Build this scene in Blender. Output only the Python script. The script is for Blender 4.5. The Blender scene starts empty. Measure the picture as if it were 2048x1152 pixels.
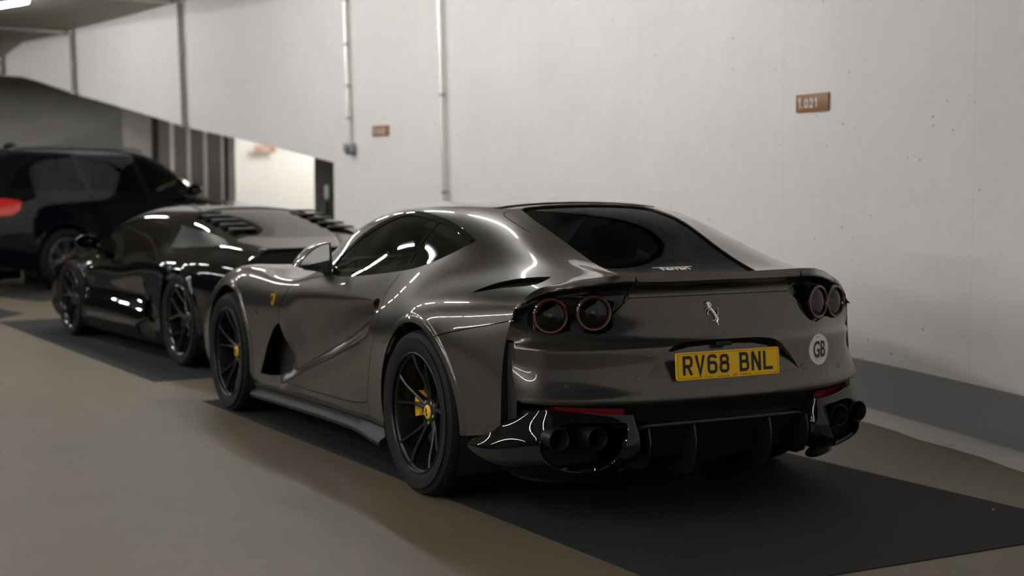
import bpy, bmesh, math, random
import numpy as np
from mathutils import Vector, Matrix
from mathutils.geometry import delaunay_2d_cdt

SC = bpy.context.scene
COL = SC.collection
rnd = random.Random(7)
PI = math.pi

# ------------------------------------------------------------------ camera
CF, CX, CY, CZ, YAW, PITCH, ROLL = 3023.9, -5.9977, 3.683, 1.4038, -0.49, -0.0746, -0.0018
def cam_axes():
    cy, sy, cp, sp_ = math.cos(YAW), math.sin(YAW), math.cos(PITCH), math.sin(PITCH)
    f = Vector((cy*cp, sy*cp, sp_)); r = Vector((sy, -cy, 0)); u = r.cross(f)
    cr, sr = math.cos(ROLL), math.sin(ROLL)
    return cr*r+sr*u, -sr*r+cr*u, f
_r, _u, _f = cam_axes()
cd = bpy.data.cameras.new('camera'); cam = bpy.data.objects.new('camera', cd); COL.objects.link(cam)
M = Matrix((( _r.x, _u.x, -_f.x, CX), (_r.y, _u.y, -_f.y, CY), (_r.z, _u.z, -_f.z, CZ), (0,0,0,1)))
cam.matrix_world = M
cd.sensor_width = 36; cd.lens = CF*36/2048; cd.clip_start = .05; cd.clip_end = 200
cd.dof.use_dof = True; cd.dof.focus_distance = 5.95; cd.dof.aperture_fstop = 2.0
SC.camera = cam

# ------------------------------------------------------------------ world, exposure
w = bpy.data.worlds.new('world'); SC.world = w; w.use_nodes = True
w.node_tree.nodes['Background'].inputs[0].default_value = (.75, .78, .8, 1)
w.node_tree.nodes['Background'].inputs[1].default_value = 0.01
SC.view_settings.view_transform = 'Standard'; SC.view_settings.look = 'None'
SC.view_settings.gamma = 1; SC.view_settings.use_curve_mapping = False
SC.view_settings.exposure = 0.0
TUBE_POWER = 79.0      # emission of the ceiling tubes
BACK_POWER = 300.0      # emission of the tubes in the bright back room

# ------------------------------------------------------------------ materials
def nodes(m):
    m.use_nodes = True; nt = m.node_tree; return nt, nt.nodes, nt.links
MATS = {}
def mat(name, col, rough=.5, metal=0, coat=0, coatr=.03, spec=.5, emit=None, es=0, bump=None, var=None, trans=0, ior=1.5):
    if name in MATS: return MATS[name]
    m = bpy.data.materials.new(name); nt, N, L = nodes(m); b = N['Principled BSDF']
    b.inputs['Base Color'].default_value = (*col, 1); b.inputs['Roughness'].default_value = rough
    b.inputs['Metallic'].default_value = metal; b.inputs['Coat Weight'].default_value = coat
    b.inputs['Coat Roughness'].default_value = coatr; b.inputs['Specular IOR Level'].default_value = spec
    b.inputs['IOR'].default_value = ior; b.inputs['Transmission Weight'].default_value = trans
    if emit: b.inputs['Emission Color'].default_value = (*emit, 1); b.inputs['Emission Strength'].default_value = es
    if bump or var:
        tc = N.new('ShaderNodeTexCoord')
        nz = N.new('ShaderNodeTexNoise'); nz.inputs['Scale'].default_value = (bump or var)[0]
        nz.inputs['Detail'].default_value = 6; L.new(tc.outputs['Object'], nz.inputs['Vector'])
        if bump:
            bp = N.new('ShaderNodeBump'); bp.inputs['Strength'].default_value = bump[1]; bp.inputs['Distance'].default_value = bump[2]
            L.new(nz.outputs['Fac'], bp.inputs['Height']); L.new(bp.outputs['Normal'], b.inputs['Normal'])
        if var:
            mx = N.new('ShaderNodeMix'); mx.data_type = 'RGBA'
            mx.inputs['A'].default_value = (*[c*(1-var[1]) for c in col], 1); mx.inputs['B'].default_value = (*[min(1, c*(1+var[1])) for c in col], 1)
            L.new(nz.outputs['Fac'], mx.inputs['Factor']); L.new(mx.outputs['Result'], b.inputs['Base Color'])
    MATS[name] = m; return m

def paint(name, col, flake, rough, metal=.9, spread=.35, spec=.5):
    """clear-coated metallic car paint with fine flake"""
    m = mat(name, col, rough, metal, coat=1.0, coatr=.012, spec=spec)
    nt, N, L = nodes(m); b = N['Principled BSDF']
    tc = N.new('ShaderNodeTexCoord'); v = N.new('ShaderNodeTexVoronoi'); v.inputs['Scale'].default_value = 1400
    L.new(tc.outputs['Object'], v.inputs['Vector'])
    mr = N.new('ShaderNodeMapRange'); mr.inputs['To Min'].default_value = 1-spread; mr.inputs['To Max'].default_value = 1+spread
    sc = N.new('ShaderNodeSeparateColor'); L.new(v.outputs['Color'], sc.inputs[0]); L.new(sc.outputs[0], mr.inputs['Value'])
    mx = N.new('ShaderNodeVectorMath'); mx.operation = 'SCALE'; mx.inputs[0].default_value = col
    L.new(mr.outputs[0], mx.inputs['Scale']); L.new(mx.outputs[0], b.inputs['Base Color'])
    return m

def tint(name, col, rough=.0, fres=1.5, refl=1.0):
    """tinted flat glazing: clear tint with a real reflection on top"""
    m = bpy.data.materials.new(name); nt, N, L = nodes(m)
    N.remove(N['Principled BSDF']); out = N['Material Output']
    t = N.new('ShaderNodeBsdfTransparent'); t.inputs[0].default_value = (*col, 1)
    g = N.new('ShaderNodeBsdfGlossy'); g.inputs['Roughness'].default_value = rough; g.inputs[0].default_value = (refl, refl, refl, 1)
    f = N.new('ShaderNodeFresnel'); f.inputs[0].default_value = fres
    mx = N.new('ShaderNodeMixShader'); L.new(f.outputs[0], mx.inputs[0]); L.new(t.outputs[0], mx.inputs[1]); L.new(g.outputs[0], mx.inputs[2])
    L.new(mx.outputs[0], out.inputs[0]); MATS[name] = m
    return m

PAINT = paint('metallic_grey_paint', (.078, .073, .069), 0, .31)
BLACKP = mat('gloss_black', (.006, .006, .006), .3, 0, coat=1, coatr=.012, spec=0)
CARBON = mat('carbon_black', (.010, .010, .010), .4, 0, coat=.3, coatr=.15)
SATIN = mat('satin_black', (.012, .012, .012), .48, spec=.35)
MATTE = mat('matte_black', (.012, .012, .012), .8)
RUBBER = mat('tyre_rubber', (.009, .009, .009), .7, spec=.25, bump=(180, .3, .002))
RIMM = mat('dark_alloy', (.03, .03, .031), .32, .7)
CHROME = mat('chrome', (.85, .85, .86), .12, 1)
STEEL = mat('galvanised_steel', (.62, .60, .57), .32, .9, bump=(40, .2, .002))
YEL = mat('caliper_yellow', (.85, .48, .01), .4, coat=.5)
REDL = mat('red_lens', (.06, .008, .010), .15, coat=1)
REFL = mat('red_reflector', (.22, .012, .02), .2, coat=1, bump=(300, .5, .002))
TIP = mat('dark_exhaust', (.03, .03, .03), .38, .8)
SEAT = mat('dark_leather', (.03, .026, .024), .5, bump=(90, .2, .002))
INSIDE = mat('interior_trim', (.035, .035, .035), .6)
GLS = tint('side_glass', (.56, .68, .61), fres=1.42); GLR = tint('rear_glass', (.30, .34, .31), fres=1.2, refl=.25); GLW = tint('windscreen_glass', (.62, .72, .66))
GLK = tint('privacy_glass', (.06, .07, .07), fres=1.42); LENS = tint('lamp_lens', (.6, .6, .6))
PLATEY = mat('plate_yellow', (1.0, .60, .0), .4, coat=.25, spec=.2)
INK = mat('black_print', (.01, .01, .01), .4); WHITEP = mat('white_print', (.72, .72, .72), .45); REDP = mat('red_print', (.6, .03, .02), .4)
BROWN = mat('sign_brown', (.30, .145, .055), .42)

# ------------------------------------------------------------------ helpers
def empty(name, loc=(0, 0, 0), rz=0, label=None, cat=None, group=None):
    o = bpy.data.objects.new(name, None); COL.objects.link(o); o.location = loc; o.rotation_euler = (0, 0, rz)
    o.empty_display_size = .1
    if label: o['label'] = label
    if cat: o['category'] = cat
    if group: o['group'] = group
    return o
def tag(o, label=None, cat=None, group=None, kind=None):
    if label: o['label'] = label
    if cat: o['category'] = cat
    if group: o['group'] = group
    if kind: o['kind'] = kind
    return o
def mk(name, V, F, m, parent=None, smooth=False, normals=None, label=None, midx=None):
    me = bpy.data.meshes.new(name)
    V = np.asarray(V, float)
    me.from_pydata([tuple(v) for v in V.tolist()], [], [tuple(f) for f in (F.tolist() if hasattr(F, 'tolist') else F)])
    for mm in (m if isinstance(m, (list, tuple)) else [m]): me.materials.append(mm)
    if midx is not None: me.polygons.foreach_set('material_index', np.asarray(midx, np.int32))
    if smooth or normals is not None:
        me.polygons.foreach_set('use_smooth', [True]*len(me.polygons))
    me.update()
    if normals is not None: me.normals_split_custom_set_from_vertices([tuple(n) for n in np.asarray(normals).tolist()])
    o = bpy.data.objects.new(name, me); COL.objects.link(o)
    if parent: o.parent = parent
    if label: o['label'] = label
    return o
def autosmooth(o, ang=35):
    me = o.data; bm = bmesh.new(); bm.from_mesh(me); bmesh.ops.remove_doubles(bm, verts=bm.verts, dist=1e-5)
    bmesh.ops.recalc_face_normals(bm, faces=bm.faces)
    for f in bm.faces: f.smooth = True
    for e in bm.edges:
        if len(e.link_faces) == 2 and e.calc_face_angle(0) > math.radians(ang): e.smooth = False
        elif len(e.link_faces) != 2: e.smooth = False
    bm.to_mesh(me); bm.free(); return o
class MB:
    """collects pieces of ONE mesh"""
    def __init__(s): s.V = []; s.F = []
    def add(s, V, F):
        n = len(s.V); s.V += [tuple(v) for v in V]; s.F += [tuple(i+n for i in f) for f in F]; return s
    def box(s, c, d, bev=0, R=None):
        bm = bmesh.new(); bmesh.ops.create_cube(bm, size=1)
        for v in bm.verts: v.co = Vector((v.co.x*d[0], v.co.y*d[1], v.co.z*d[2]))
        if bev: bmesh.ops.bevel(bm, geom=bm.edges[:], offset=bev, segments=2, affect='EDGES', profile=.5)
        R = R or Matrix.Identity(3); bm.verts.index_update()
        s.add([R @ v.co+Vector(c) for v in bm.verts], [[v.index for v in f.verts] for f in bm.faces]); bm.free(); return s
    def tube(s, pts, r, n=10, cap=True, closed=False):
        pts = [Vector(p) for p in pts]; k = len(pts); rr = r if isinstance(r, (list, tuple)) else [r]*k
        V = []; prev = None
        for i, p in enumerate(pts):
            a = pts[(i-1) % k] if (closed or i) else p; b = pts[(i+1) % k] if (closed or i < k-1) else p
            t = (b-a).normalized()
            if prev is None: u = t.orthogonal().normalized()
            else: u = (prev-t*prev.dot(t)).normalized()
            prev = u; v = t.cross(u)
            V += [p+(u*math.cos(2*PI*j/n)+v*math.sin(2*PI*j/n))*rr[i] for j in range(n)]
        F = []
        for i in range(k if closed else k-1):
            a = i*n; b = ((i+1) % k)*n
            for j in range(n): F.append((a+j, a+(j+1) % n, b+(j+1) % n, b+j))
        if cap and not closed: F.append(tuple(range(n))[::-1]); F.append(tuple((k-1)*n+j for j in range(n)))
        return s.add(V, F)
    def lathe(s, prof, c, ax, n=48, a0=0, a1=2*PI):
        """prof: (radius, height along ax)"""
        ax = Vector(ax).normalized(); u = ax.orthogonal().normalized(); v = ax.cross(u); c = Vector(c)
        full = abs(a1-a0-2*PI) < 1e-6; m = n if full else n+1; V = []
        for i in range(m):
            a = a0+(a1-a0)*i/n; d = u*math.cos(a)+v*math.sin(a)
            V += [c+d*r+ax*h for r, h in prof]
        k = len(prof); F = []
        for i in range(n):
            A = i*k; B = ((i+1) % m)*k
            for j in range(k-1): F.append((A+j, B+j, B+j+1, A+j+1))
        return s.add(V, F)
    def grid(s, P, wrap=False):
        P = np.asarray(P, float); a, b = P.shape[:2]; F = []
        for i in range(a-1):
            for j in range(b if wrap else b-1): F.append((i*b+j, (i+1)*b+j, (i+1)*b+(j+1) % b, i*b+(j+1) % b))
        return s.add(P.reshape(-1, 3).tolist(), F)
    def build(s, name, m, parent=None, label=None, ang=35):
        o = mk(name, s.V, s.F, m, parent, label=label); return autosmooth(o, ang)
def box(name, c, d, m, parent=None, bev=0, R=None, label=None): return MB().box(c, d, bev, R).build(name, m, parent, label)

def nspline(xs, ys):
    n = len(xs); h = np.diff(xs); A = np.zeros((n, n)); B = np.zeros(ys.shape); A[0, 0] = A[-1, -1] = 1
    for i in range(1, n-1):
        A[i, i-1] = h[i-1]; A[i, i] = 2*(h[i-1]+h[i]); A[i, i+1] = h[i]
        B[i] = 6*((ys[i+1]-ys[i])/h[i]-(ys[i]-ys[i-1])/h[i-1])
    return np.linalg.solve(A, B)
def seval(xs, ys, M, x):
    x = np.asarray(x, float); i = np.clip(np.searchsorted(xs, x)-1, 0, len(xs)-2)
    h = (xs[1:]-xs[:-1])[i]; a = (xs[i+1]-x)/h; b = (x-xs[i])/h
    e = (lambda q: q) if ys.ndim == 1 else (lambda q: q[..., None])
    return e(a)*ys[i]+e(b)*ys[i+1]+(e(a**3-a)*M[i]+e(b**3-b)*M[i+1])*e(h*h)/6
def sp(xs, ys):
    xs = np.asarray(xs, float); Y = np.asarray(ys, float); Mm = nspline(xs, Y.reshape(len(xs), -1))
    if Y.ndim == 1: Mm = Mm[:, 0]
    return lambda x: seval(xs, Y, Mm, np.clip(x, xs[0], xs[-1]))
def sm(t): t = np.clip(t, 0, 1); return t*t*(3-2*t)

class Loft:
    """body surface S(x, v): stations along x, K feature rows from sill to centre line"""
    def __init__(s, ST, disp=None):
        s.K = len(ST[0][1]); s.N2 = 2*s.K-1; s.x0, s.x1 = ST[0][0], ST[-1][0]
        s.f = sp([a[0] for a in ST], np.array([a[1] for a in ST], float).reshape(len(ST), -1))
        k = np.arange(s.N2, dtype=float); s.k = k; s.I = np.eye(s.N2); s.M = nspline(k, s.I); s.disp = disp
    def raw(s, x, v):
        x = np.asarray(x, float); v = np.asarray(v, float); S = s.f(x).reshape(x.shape+(s.K, 2))
        W = seval(s.k, s.I, s.M, np.clip(v, 0, s.N2-1)); Fl = W[..., ::-1][..., :s.K]
        Wy = W[..., :s.K]-Fl; Wz = W[..., :s.K]+Fl; Wy[..., -1] = 0; Wz[..., -1] = W[..., s.K-1]
        return np.stack([x, (Wy*S[..., 0]).sum(-1), (Wz*S[..., 1]).sum(-1)], -1)
    def P(s, x, v):
        p = s.raw(x, v)
        return s.disp(p, np.asarray(v, float)) if s.disp else p
    def N(s, x, v):
        e = .003; x = np.asarray(x, float); v = np.asarray(v, float)
        a = s.P(x+e, v)-s.P(x-e, v); b = s.P(x, v+e*8)-s.P(x, v-e*8)
        n = np.cross(b, a); n /= np.linalg.norm(n, axis=-1, keepdims=True)+1e-12
        return n
    def xz(s, pts, vmax=8):
        """(x, z) points to (x, v) on the side"""
        vv = np.linspace(0, vmax, 400); out = []
        for x, z in pts:
            Z = s.raw(np.full(400, x), vv)[:, 2]; out.append((x, float(np.interp(z, Z, vv))))
        return out

def inpoly(P, poly):
    x, y = P[:, 0], P[:, 1]; r = np.zeros(len(P), bool); n = len(poly)
    for i in range(n):
        x1, y1 = poly[i]; x2, y2 = poly[(i+1) % n]
        if y1 == y2: continue
        c = ((y1 > y) != (y2 > y)) & (x < (x2-x1)*(y-y1)/(y2-y1)+x1); r ^= c
    return r
def resample(p, step, closed=False):
    p = [np.array(q, float) for q in p]
    if closed: p = p+[p[0]]
    out = [p[0]]
    for a, b in zip(p[:-1], p[1:]):
        d = b-a; n = max(1, int(math.hypot(d[0], d[1]*.1)/step)); out += [a+d*(i+1)/n for i in range(n)]
    if closed: out = out[:-1]
    return [tuple(q) for q in out]
def smoothpoly(p, step=.02, closed=False, sc=.1):
    """cubic curve through points, resampled"""
    p = np.array(p, float)
    if closed: p = np.vstack([p[-3:], p, p[:3]])
    t = np.concatenate([[0], np.cumsum(np.sqrt(np.hypot(np.diff(p[:, 0]), np.diff(p[:, 1])*sc)))]); f = sp(t, p)
    a, b = (t[3], t[-3]) if closed else (t[0], t[-1])
    L = np.hypot(np.diff(p[:, 0]), np.diff(p[:, 1])*sc).sum(); n = max(4, int(L/step)); q = f(np.linspace(a, b, n+1))
    if closed: q = q[:-1]
    return [tuple(x) for x in q]
def band(S, line, wd):
    """polygon round a polyline in the surface's own domain, half width wd in metres"""
    line = np.array(line, float); d = np.gradient(line, axis=0)
    e = 1e-3; x, v = line[:, 0], line[:, 1]
    Sx = (S.P(x+e, v)-S.P(x-e, v))/(2*e); Sv = (S.P(x, v+e)-S.P(x, v-e))/(2*e)
    T = Sx*d[:, :1]+Sv*d[:, 1:]; Nn = np.cross(Sv, Sx); B = np.cross(Nn, T); B /= np.linalg.norm(B, axis=1, keepdims=True)+1e-12
    a11 = (Sx*Sx).sum(1); a12 = (Sx*Sv).sum(1); a22 = (Sv*Sv).sum(1); b1 = (Sx*B).sum(1); b2 = (Sv*B).sum(1)
    det = a11*a22-a12*a12; ox = (b1*a22-b2*a12)/det; ov = (a11*b2-a12*b1)/det
    O = np.stack([ox, ov], 1)*wd
    return [tuple(q) for q in np.vstack([line+O, (line-O)[::-1]])]
def patches(S, bounds, polys, classify, step=(.018, .25), walls=None, wall_depth=.012, seamless=(), offs={}, lines=(), extra=()):
    """triangulate the domain with every polygon as a constraint, sort the triangles into classes,
       return {class: (verts, faces, normals)}; open borders get an inward return"""
    x0, x1, v0, v1 = bounds; P2 = []; E = []
    nx = int((x1-x0)/step[0]); nv = int((v1-v0)/step[1])
    bd = [(x0+(x1-x0)*i/nx, v0) for i in range(nx)]+[(x1, v0+(v1-v0)*i/nv) for i in range(nv)]
    bd += [(x1-(x1-x0)*i/nx, v1) for i in range(nx)]+[(x0, v1-(v1-v0)*i/nv) for i in range(nv)]
    for pl in [bd]+polys:
        n = len(P2); m = len(pl); P2 += [(float(np.clip(a, x0, x1)), float(np.clip(b, v0, v1))) for a, b in pl]
        E += [(n+i, n+(i+1) % m) for i in range(m)]
    for pl in lines:
        n = len(P2); P2 += [(float(a), float(b)) for a, b in pl if x0 < a < x1 and v0 < b < v1]; E += [(i, i+1) for i in range(n, len(P2)-1)]
    P2 += [(float(a), float(b)) for a, b in extra]
    for i in range(1, nx):
        for j in range(1, nv): P2.append((x0+(x1-x0)*i/nx+(j % 2)*.3*step[0], v0+(v1-v0)*j/nv))
    sc = step[0]/step[1]
    r = delaunay_2d_cdt([Vector((a, b*sc)) for a, b in P2], E, [], 0, 1e-5)
    Q = np.array([(p.x, p.y/sc) for p in r[0]]); T = np.array([f for f in r[2] if len(f) == 3])
    cls = classify(Q[T].mean(1))
    out = {}
    for c in set(cls.tolist())-{''}:
        t = T[cls == c]; ids, inv = np.unique(t, return_inverse=True); t = inv.reshape(-1, 3); q = Q[ids]
        V = S.P(q[:, 0], q[:, 1]); Nn = S.N(q[:, 0], q[:, 1])
        fn = np.cross(V[t[:, 1]]-V[t[:, 0]], V[t[:, 2]]-V[t[:, 0]]); fl = (fn*Nn[t[:, 0]]).sum(1) < 0; t[fl] = t[fl][:, ::-1]
        if c in offs: V = V+Nn*offs[c]
        e = np.vstack([t[:, [0, 1]], t[:, [1, 2]], t[:, [2, 0]]]); es = np.sort(e, 1)
        u, ix, ct = np.unique(es, axis=0, return_index=True, return_counts=True); be = e[ix[ct == 1]]
        if c in seamless: be = be[:0]
        keep = ~((np.abs(q[be[:, 0], 1]-v1) < 1e-4) & (np.abs(q[be[:, 1], 1]-v1) < 1e-4)); be = be[keep]
        wd = (walls or {}).get(c, wall_depth)
        if len(be) and wd:
            bi, binv = np.unique(be, return_inverse=True); binv = binv.reshape(-1, 2); n0 = len(V)
            # outward direction of the rim, for the return's own shading
            en = np.zeros((len(bi), 3)); ev = V[be[:, 1]]-V[be[:, 0]]; o = np.cross(ev, Nn[be[:, 0]])
            np.add.at(en, binv[:, 0], o); np.add.at(en, binv[:, 1], o); en /= np.linalg.norm(en, axis=1, keepdims=True)+1e-12
            top = V[bi]; bot = V[bi]-Nn[bi]*wd
            k = len(bi); F2 = [(n0+a, n0+k+a, n0+k+b) for a, b in binv]+[(n0+a, n0+k+b, n0+b) for a, b in binv]
            V = np.vstack([V, top, bot]); Nn = np.vstack([Nn, en, en]); t = np.vstack([t, np.array(F2)])
        out[c] = (V, t, Nn)
    return out
def flipy(g): V, F, N = g; s = np.array([1, -1, 1]); return V*s, F[:, ::-1], N*s
def both(g): a = g; b = flipy(g); return np.vstack([a[0], b[0]]), np.vstack([a[1], b[1]+len(a[0])]), np.vstack([a[2], b[2]])
def put_lr(name, g, m, parent, label=None):
    V, F, N = g; s = V[F].mean(1)[:, 1] > 0
    for k in (s, ~s):
        ids, inv = np.unique(F[k], return_inverse=True); put(name, (V[ids], inv.reshape(-1, 3), N[ids]), m, parent, label)
def put(name, g, m, parent, label=None): return mk(name, g[0], g[1], m, parent, normals=g[2], label=label)
def stroke(pts, wd, closed=False):
    p = np.array(pts, float)
    if closed: p = np.vstack([p, p[0]])
    p = p[np.r_[True, np.hypot(*np.diff(p, axis=0).T) > 1e-5]]
    k = len(p); V = []; F = []
    for i in range(k):
        a = p[i]-p[i-1] if i else (p[-1]-p[-2] if closed else p[1]-p[0]); b = p[i+1]-p[i] if i < k-1 else (p[1]-p[0] if closed else p[-1]-p[-2])
        a = a/np.linalg.norm(a); b = b/np.linalg.norm(b); t = (a+b); t /= np.linalg.norm(t); n = np.array([-t[1], t[0]]); c = max(.35, n@np.array([-a[1], a[0]]))
        V += [p[i]+n*wd/2/c, p[i]-n*wd/2/c]
    for i in range(k-1): F.append((2*i, 2*i+1, 2*i+3, 2*i+2))
    return V, F
def arc(cx, cy, r, a0, a1, n=8, ry=None): return [(cx+r*math.cos(math.radians(a0+(a1-a0)*i/n)), cy+(ry or r)*math.sin(math.radians(a0+(a1-a0)*i/n))) for i in range(n+1)]
def text_mesh(name, txt, size, m, parent, to3, bold=0, sx=1, align='CENTER', label=None, shear=0, space=1):
    cu = bpy.data.curves.new('t', 'FONT'); cu.body = txt; cu.size = size; cu.align_x = align; cu.align_y = 'CENTER'; cu.offset = bold; cu.shear = shear; cu.space_character = space
    ob = bpy.data.objects.new('t', cu); COL.objects.link(ob); dg = bpy.context.evaluated_depsgraph_get(); dg.update()
    me = bpy.data.meshes.new_from_object(ob.evaluated_get(dg)); bpy.data.objects.remove(ob)
    V = [to3(v.co.x*sx, v.co.y) for v in me.vertices]; F = [tuple(p.vertices) for p in me.polygons]; bpy.data.meshes.remove(me)
    return mk(name, V, F, m, parent, label=label)

# ================================================================== the garage
RC, RCX, RCY = 30.0, 5.924, 27.199          # the curved outer wall
def cp(r, th, z=0): t = math.radians(th); return (RCX+r*math.sin(t), RCY-r*math.cos(t), z)
def ceil_z(x): return float(np.interp(x, [-30, 10, 13.3, 16, 17.3, 18.2, 24, 40], [3.72, 3.72, 3.66, 3.48, 3.37, 3.02, 2.9, 2.9]))
def concrete(name, col, rough, lines=0, pits=0, stain=None, bump=.25, scale=1.2, amp=.025, specks=0):
    m = bpy.data.materials.new(name); nt, N, L = nodes(m); b = N['Principled BSDF']; b.inputs['Roughness'].default_value = rough
    tc = N.new('ShaderNodeTexCoord'); uv = tc.outputs['Object']
    def noise(s, d=8, r=.6, vec=None):
        n = N.new('ShaderNodeTexNoise'); n.inputs['Scale'].default_value = s; n.inputs['Detail'].default_value = d; n.inputs['Roughness'].default_value = r; L.new(vec or uv, n.inputs['Vector']); return n.outputs['Fac']
    def math_(op, a, b_=None, c=None):
        n = N.new('ShaderNodeMath'); n.operation = op
        for i, q in enumerate((a, b_, c)):
            if q is None: continue
            if isinstance(q, (int, float)): n.inputs[i].default_value = q
            else: L.new(q, n.inputs[i])
        return n.outputs[0]
    def ramp(f, a, b_, x, y):
        n = N.new('ShaderNodeMapRange'); n.inputs['From Min'].default_value = a; n.inputs['From Max'].default_value = b_; n.inputs['To Min'].default_value = x; n.inputs['To Max'].default_value = y
        n.interpolation_type = 'SMOOTHSTEP'; L.new(f, n.inputs['Value']); return n.outputs[0]
    f = ramp(noise(scale), .3, .7, 1-amp, 1+amp); f = math_('MULTIPLY', f, ramp(noise(scale*9, 5), .3, .7, 1-amp*.6, 1+amp*.6))
    h = noise(60, 4)
    if lines:
        u = N.new('ShaderNodeUVMap'); sx = N.new('ShaderNodeSeparateXYZ'); L.new(u.outputs[0], sx.inputs[0])
        for o, per, off, wd in ((0, 2.06, -.08, .003), (1, 1.27, .0, .0025)):
            t = math_('FRACT', math_('DIVIDE', math_('ADD', sx.outputs[o], off), per)); d = math_('MULTIPLY', math_('MINIMUM', t, math_('SUBTRACT', 1.0, t)), per)
            g = ramp(d, 0, wd*2, .90 if o == 0 else .95, 1); f = math_('MULTIPLY', f, g)
    if pits:
        v = N.new('ShaderNodeTexVoronoi'); v.inputs['Scale'].default_value = 16; L.new(uv, v.inputs['Vector'])
        sc = N.new('ShaderNodeSeparateColor'); L.new(v.outputs['Color'], sc.inputs[0])
        thr = math_('MULTIPLY', math_('POWER', sc.outputs[0], 4.0), .12); p = math_('LESS_THAN', v.outputs['Distance'], thr)
        p = math_('MULTIPLY', p, ramp(noise(.45, 2), .42, .55, 0, 1)); f = math_('MULTIPLY', f, math_('SUBTRACT', 1.0, math_('MULTIPLY', p, .8)))
    if specks:
        v = N.new('ShaderNodeTexVoronoi'); v.inputs['Scale'].default_value = 5; L.new(uv, v.inputs['Vector']); sc = N.new('ShaderNodeSeparateColor'); L.new(v.outputs['Color'], sc.inputs[0])
        p = math_('LESS_THAN', v.outputs['Distance'], math_('MULTIPLY', math_('POWER', sc.outputs[0], 6.0), .035)); f = math_('MULTIPLY', f, math_('SUBTRACT', 1.0, math_('MULTIPLY', p, specks)))
    cc = N.new('ShaderNodeVectorMath'); cc.operation = 'SCALE'; cc.inputs[0].default_value = col; L.new(f, cc.inputs['Scale']); last = cc.outputs[0]
    if stain:
        mx = N.new('ShaderNodeMix'); mx.data_type = 'RGBA'; L.new(ramp(noise(stain[1], 9, .7), stain[2], stain[3], 0, stain[4]), mx.inputs['Factor']); L.new(last, mx.inputs['A']); mx.inputs['B'].default_value = (*stain[0], 1); last = mx.outputs['Result']
    L.new(last, b.inputs['Base Color'])
    bp = N.new('ShaderNodeBump'); bp.inputs['Strength'].default_value = bump; bp.inputs['Distance'].default_value = .003; L.new(h, bp.inputs['Height']); L.new(bp.outputs[0], b.inputs['Normal'])
    return m
WALLM = concrete('white_concrete', (.80, .775, .75), .75, 1, 1)
WALLP = concrete('plain_white_wall', (.62, .61, .59), .8)
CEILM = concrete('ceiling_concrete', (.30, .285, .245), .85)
FLOORM = concrete('sealed_concrete_floor', (.150, .119, .077), .50, amp=.07, specks=.5, stain=((.10, .075, .05), 1.1, .54, .78, .6))
KERBM = concrete('rough_kerb_concrete', (.50, .485, .45), .9, bump=.9, scale=6, stain=((.16, .12, .08), 3, .55, .7, .6))
SKIRT = concrete('grey_skirting_paint', (.26, .26, .262), .6)
DARKW = concrete('dark_wall', (.10, .10, .10), .8)
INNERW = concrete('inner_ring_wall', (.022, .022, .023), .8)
STRIPM = mat('frame_alloy', (.45, .44, .42), .4, .6)
TUBE = mat('tube_light', (1, 1, 1), emit=(1.0, .985, .975), es=TUBE_POWER); TUBEB = mat('tube_light_back', (1, 1, 1), emit=(1.0, .98, .95), es=BACK_POWER)
def struct(o): o['kind'] = 'structure'; return o
def arcwall(name, r, t0, t1, zb, zt, m, n=None, thick=0, uvs=True):
    n = n or max(2, int((t1-t0)/.75)); V = []; F = []
    for i in range(n+1):
        t = t0+(t1-t0)*i/n; x = cp(r, t)[0]; a = zb(t, x) if callable(zb) else zb; c = zt(t, x) if callable(zt) else zt
        V += [cp(r, t, a), cp(r, t, c)]
        if thick: V += [cp(r+thick, t, c), cp(r+thick, t, a)]
    k = 4 if thick else 2
    for i in range(n):
        for j in range(k if thick else 1): F.append((i*k+j, i*k+(j+1) % k, (i+1)*k+(j+1) % k, (i+1)*k+j))
    if thick: F += [(0, 3, 2, 1), tuple(n*k+j for j in range(4))]
    o = mk(name, V, F, m); bm = bmesh.new(); bm.from_mesh(o.data); bmesh.ops.recalc_face_normals(bm, faces=bm.faces)
    if not thick:
        for f in bm.faces:
            c = f.calc_center_median()
            if f.normal.dot(Vector((RCX-c.x, RCY-c.y, 0))) < 0: f.normal_flip()
    uvl = bm.loops.layers.uv.new('UVMap')
    for f in bm.faces:
        for l in f.loops: l[uvl].uv = (math.atan2(l.vert.co.x-RCX, RCY-l.vert.co.y)*RC, l.vert.co.z)
    bm.to_mesh(o.data); bm.free(); return struct(o)
top = lambda t, x: ceil_z(x)+.02
arcwall('wall_right', RC, -75, 7.6, 0, top, WALLM, thick=.3)
arcwall('wall_right_upper', RC, 7.6, 25.5, lambda t, x: float(np.interp(t, [7.6, 14.3, 19.6, 22.2, 25.5], [1.547, 2.022, 2.55, 2.86, 3.0])), top, WALLM, thick=.25)
arcwall('baseboard_right', RC-.004, -75, 7.6, 0, .302, SKIRT)
arcwall('trim_1', RC-.05, -75, 7.6, 0, .022, KERBM, thick=.05)
o = arcwall('trim_2', RC-.30, -75, 7.6, 0, .0, KERBM); 
V = []; n = 160; F = []
for i in range(n+1):
    t = -75+82.6*i/n
    for r, z in ((RC-.235-.012*math.sin(i*1.7)-.008*math.sin(i*4.1), .0015), (RC-.13, .014), (RC-.05, .022)): V.append(cp(r, t, z+.003*math.sin(i*2.1+r)*(z > .01)))
for i in range(n):
    for j in range(2): F.append((i*3+j, i*3+j+1, i*3+j+4, i*3+j+3))
bpy.data.objects.remove(o); struct(mk('trim_2', V, F, KERBM, smooth=True))
arcwall('wall_left', 11.5, -75, 40, 0, 3.8, INNERW, thick=-.3)
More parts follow.
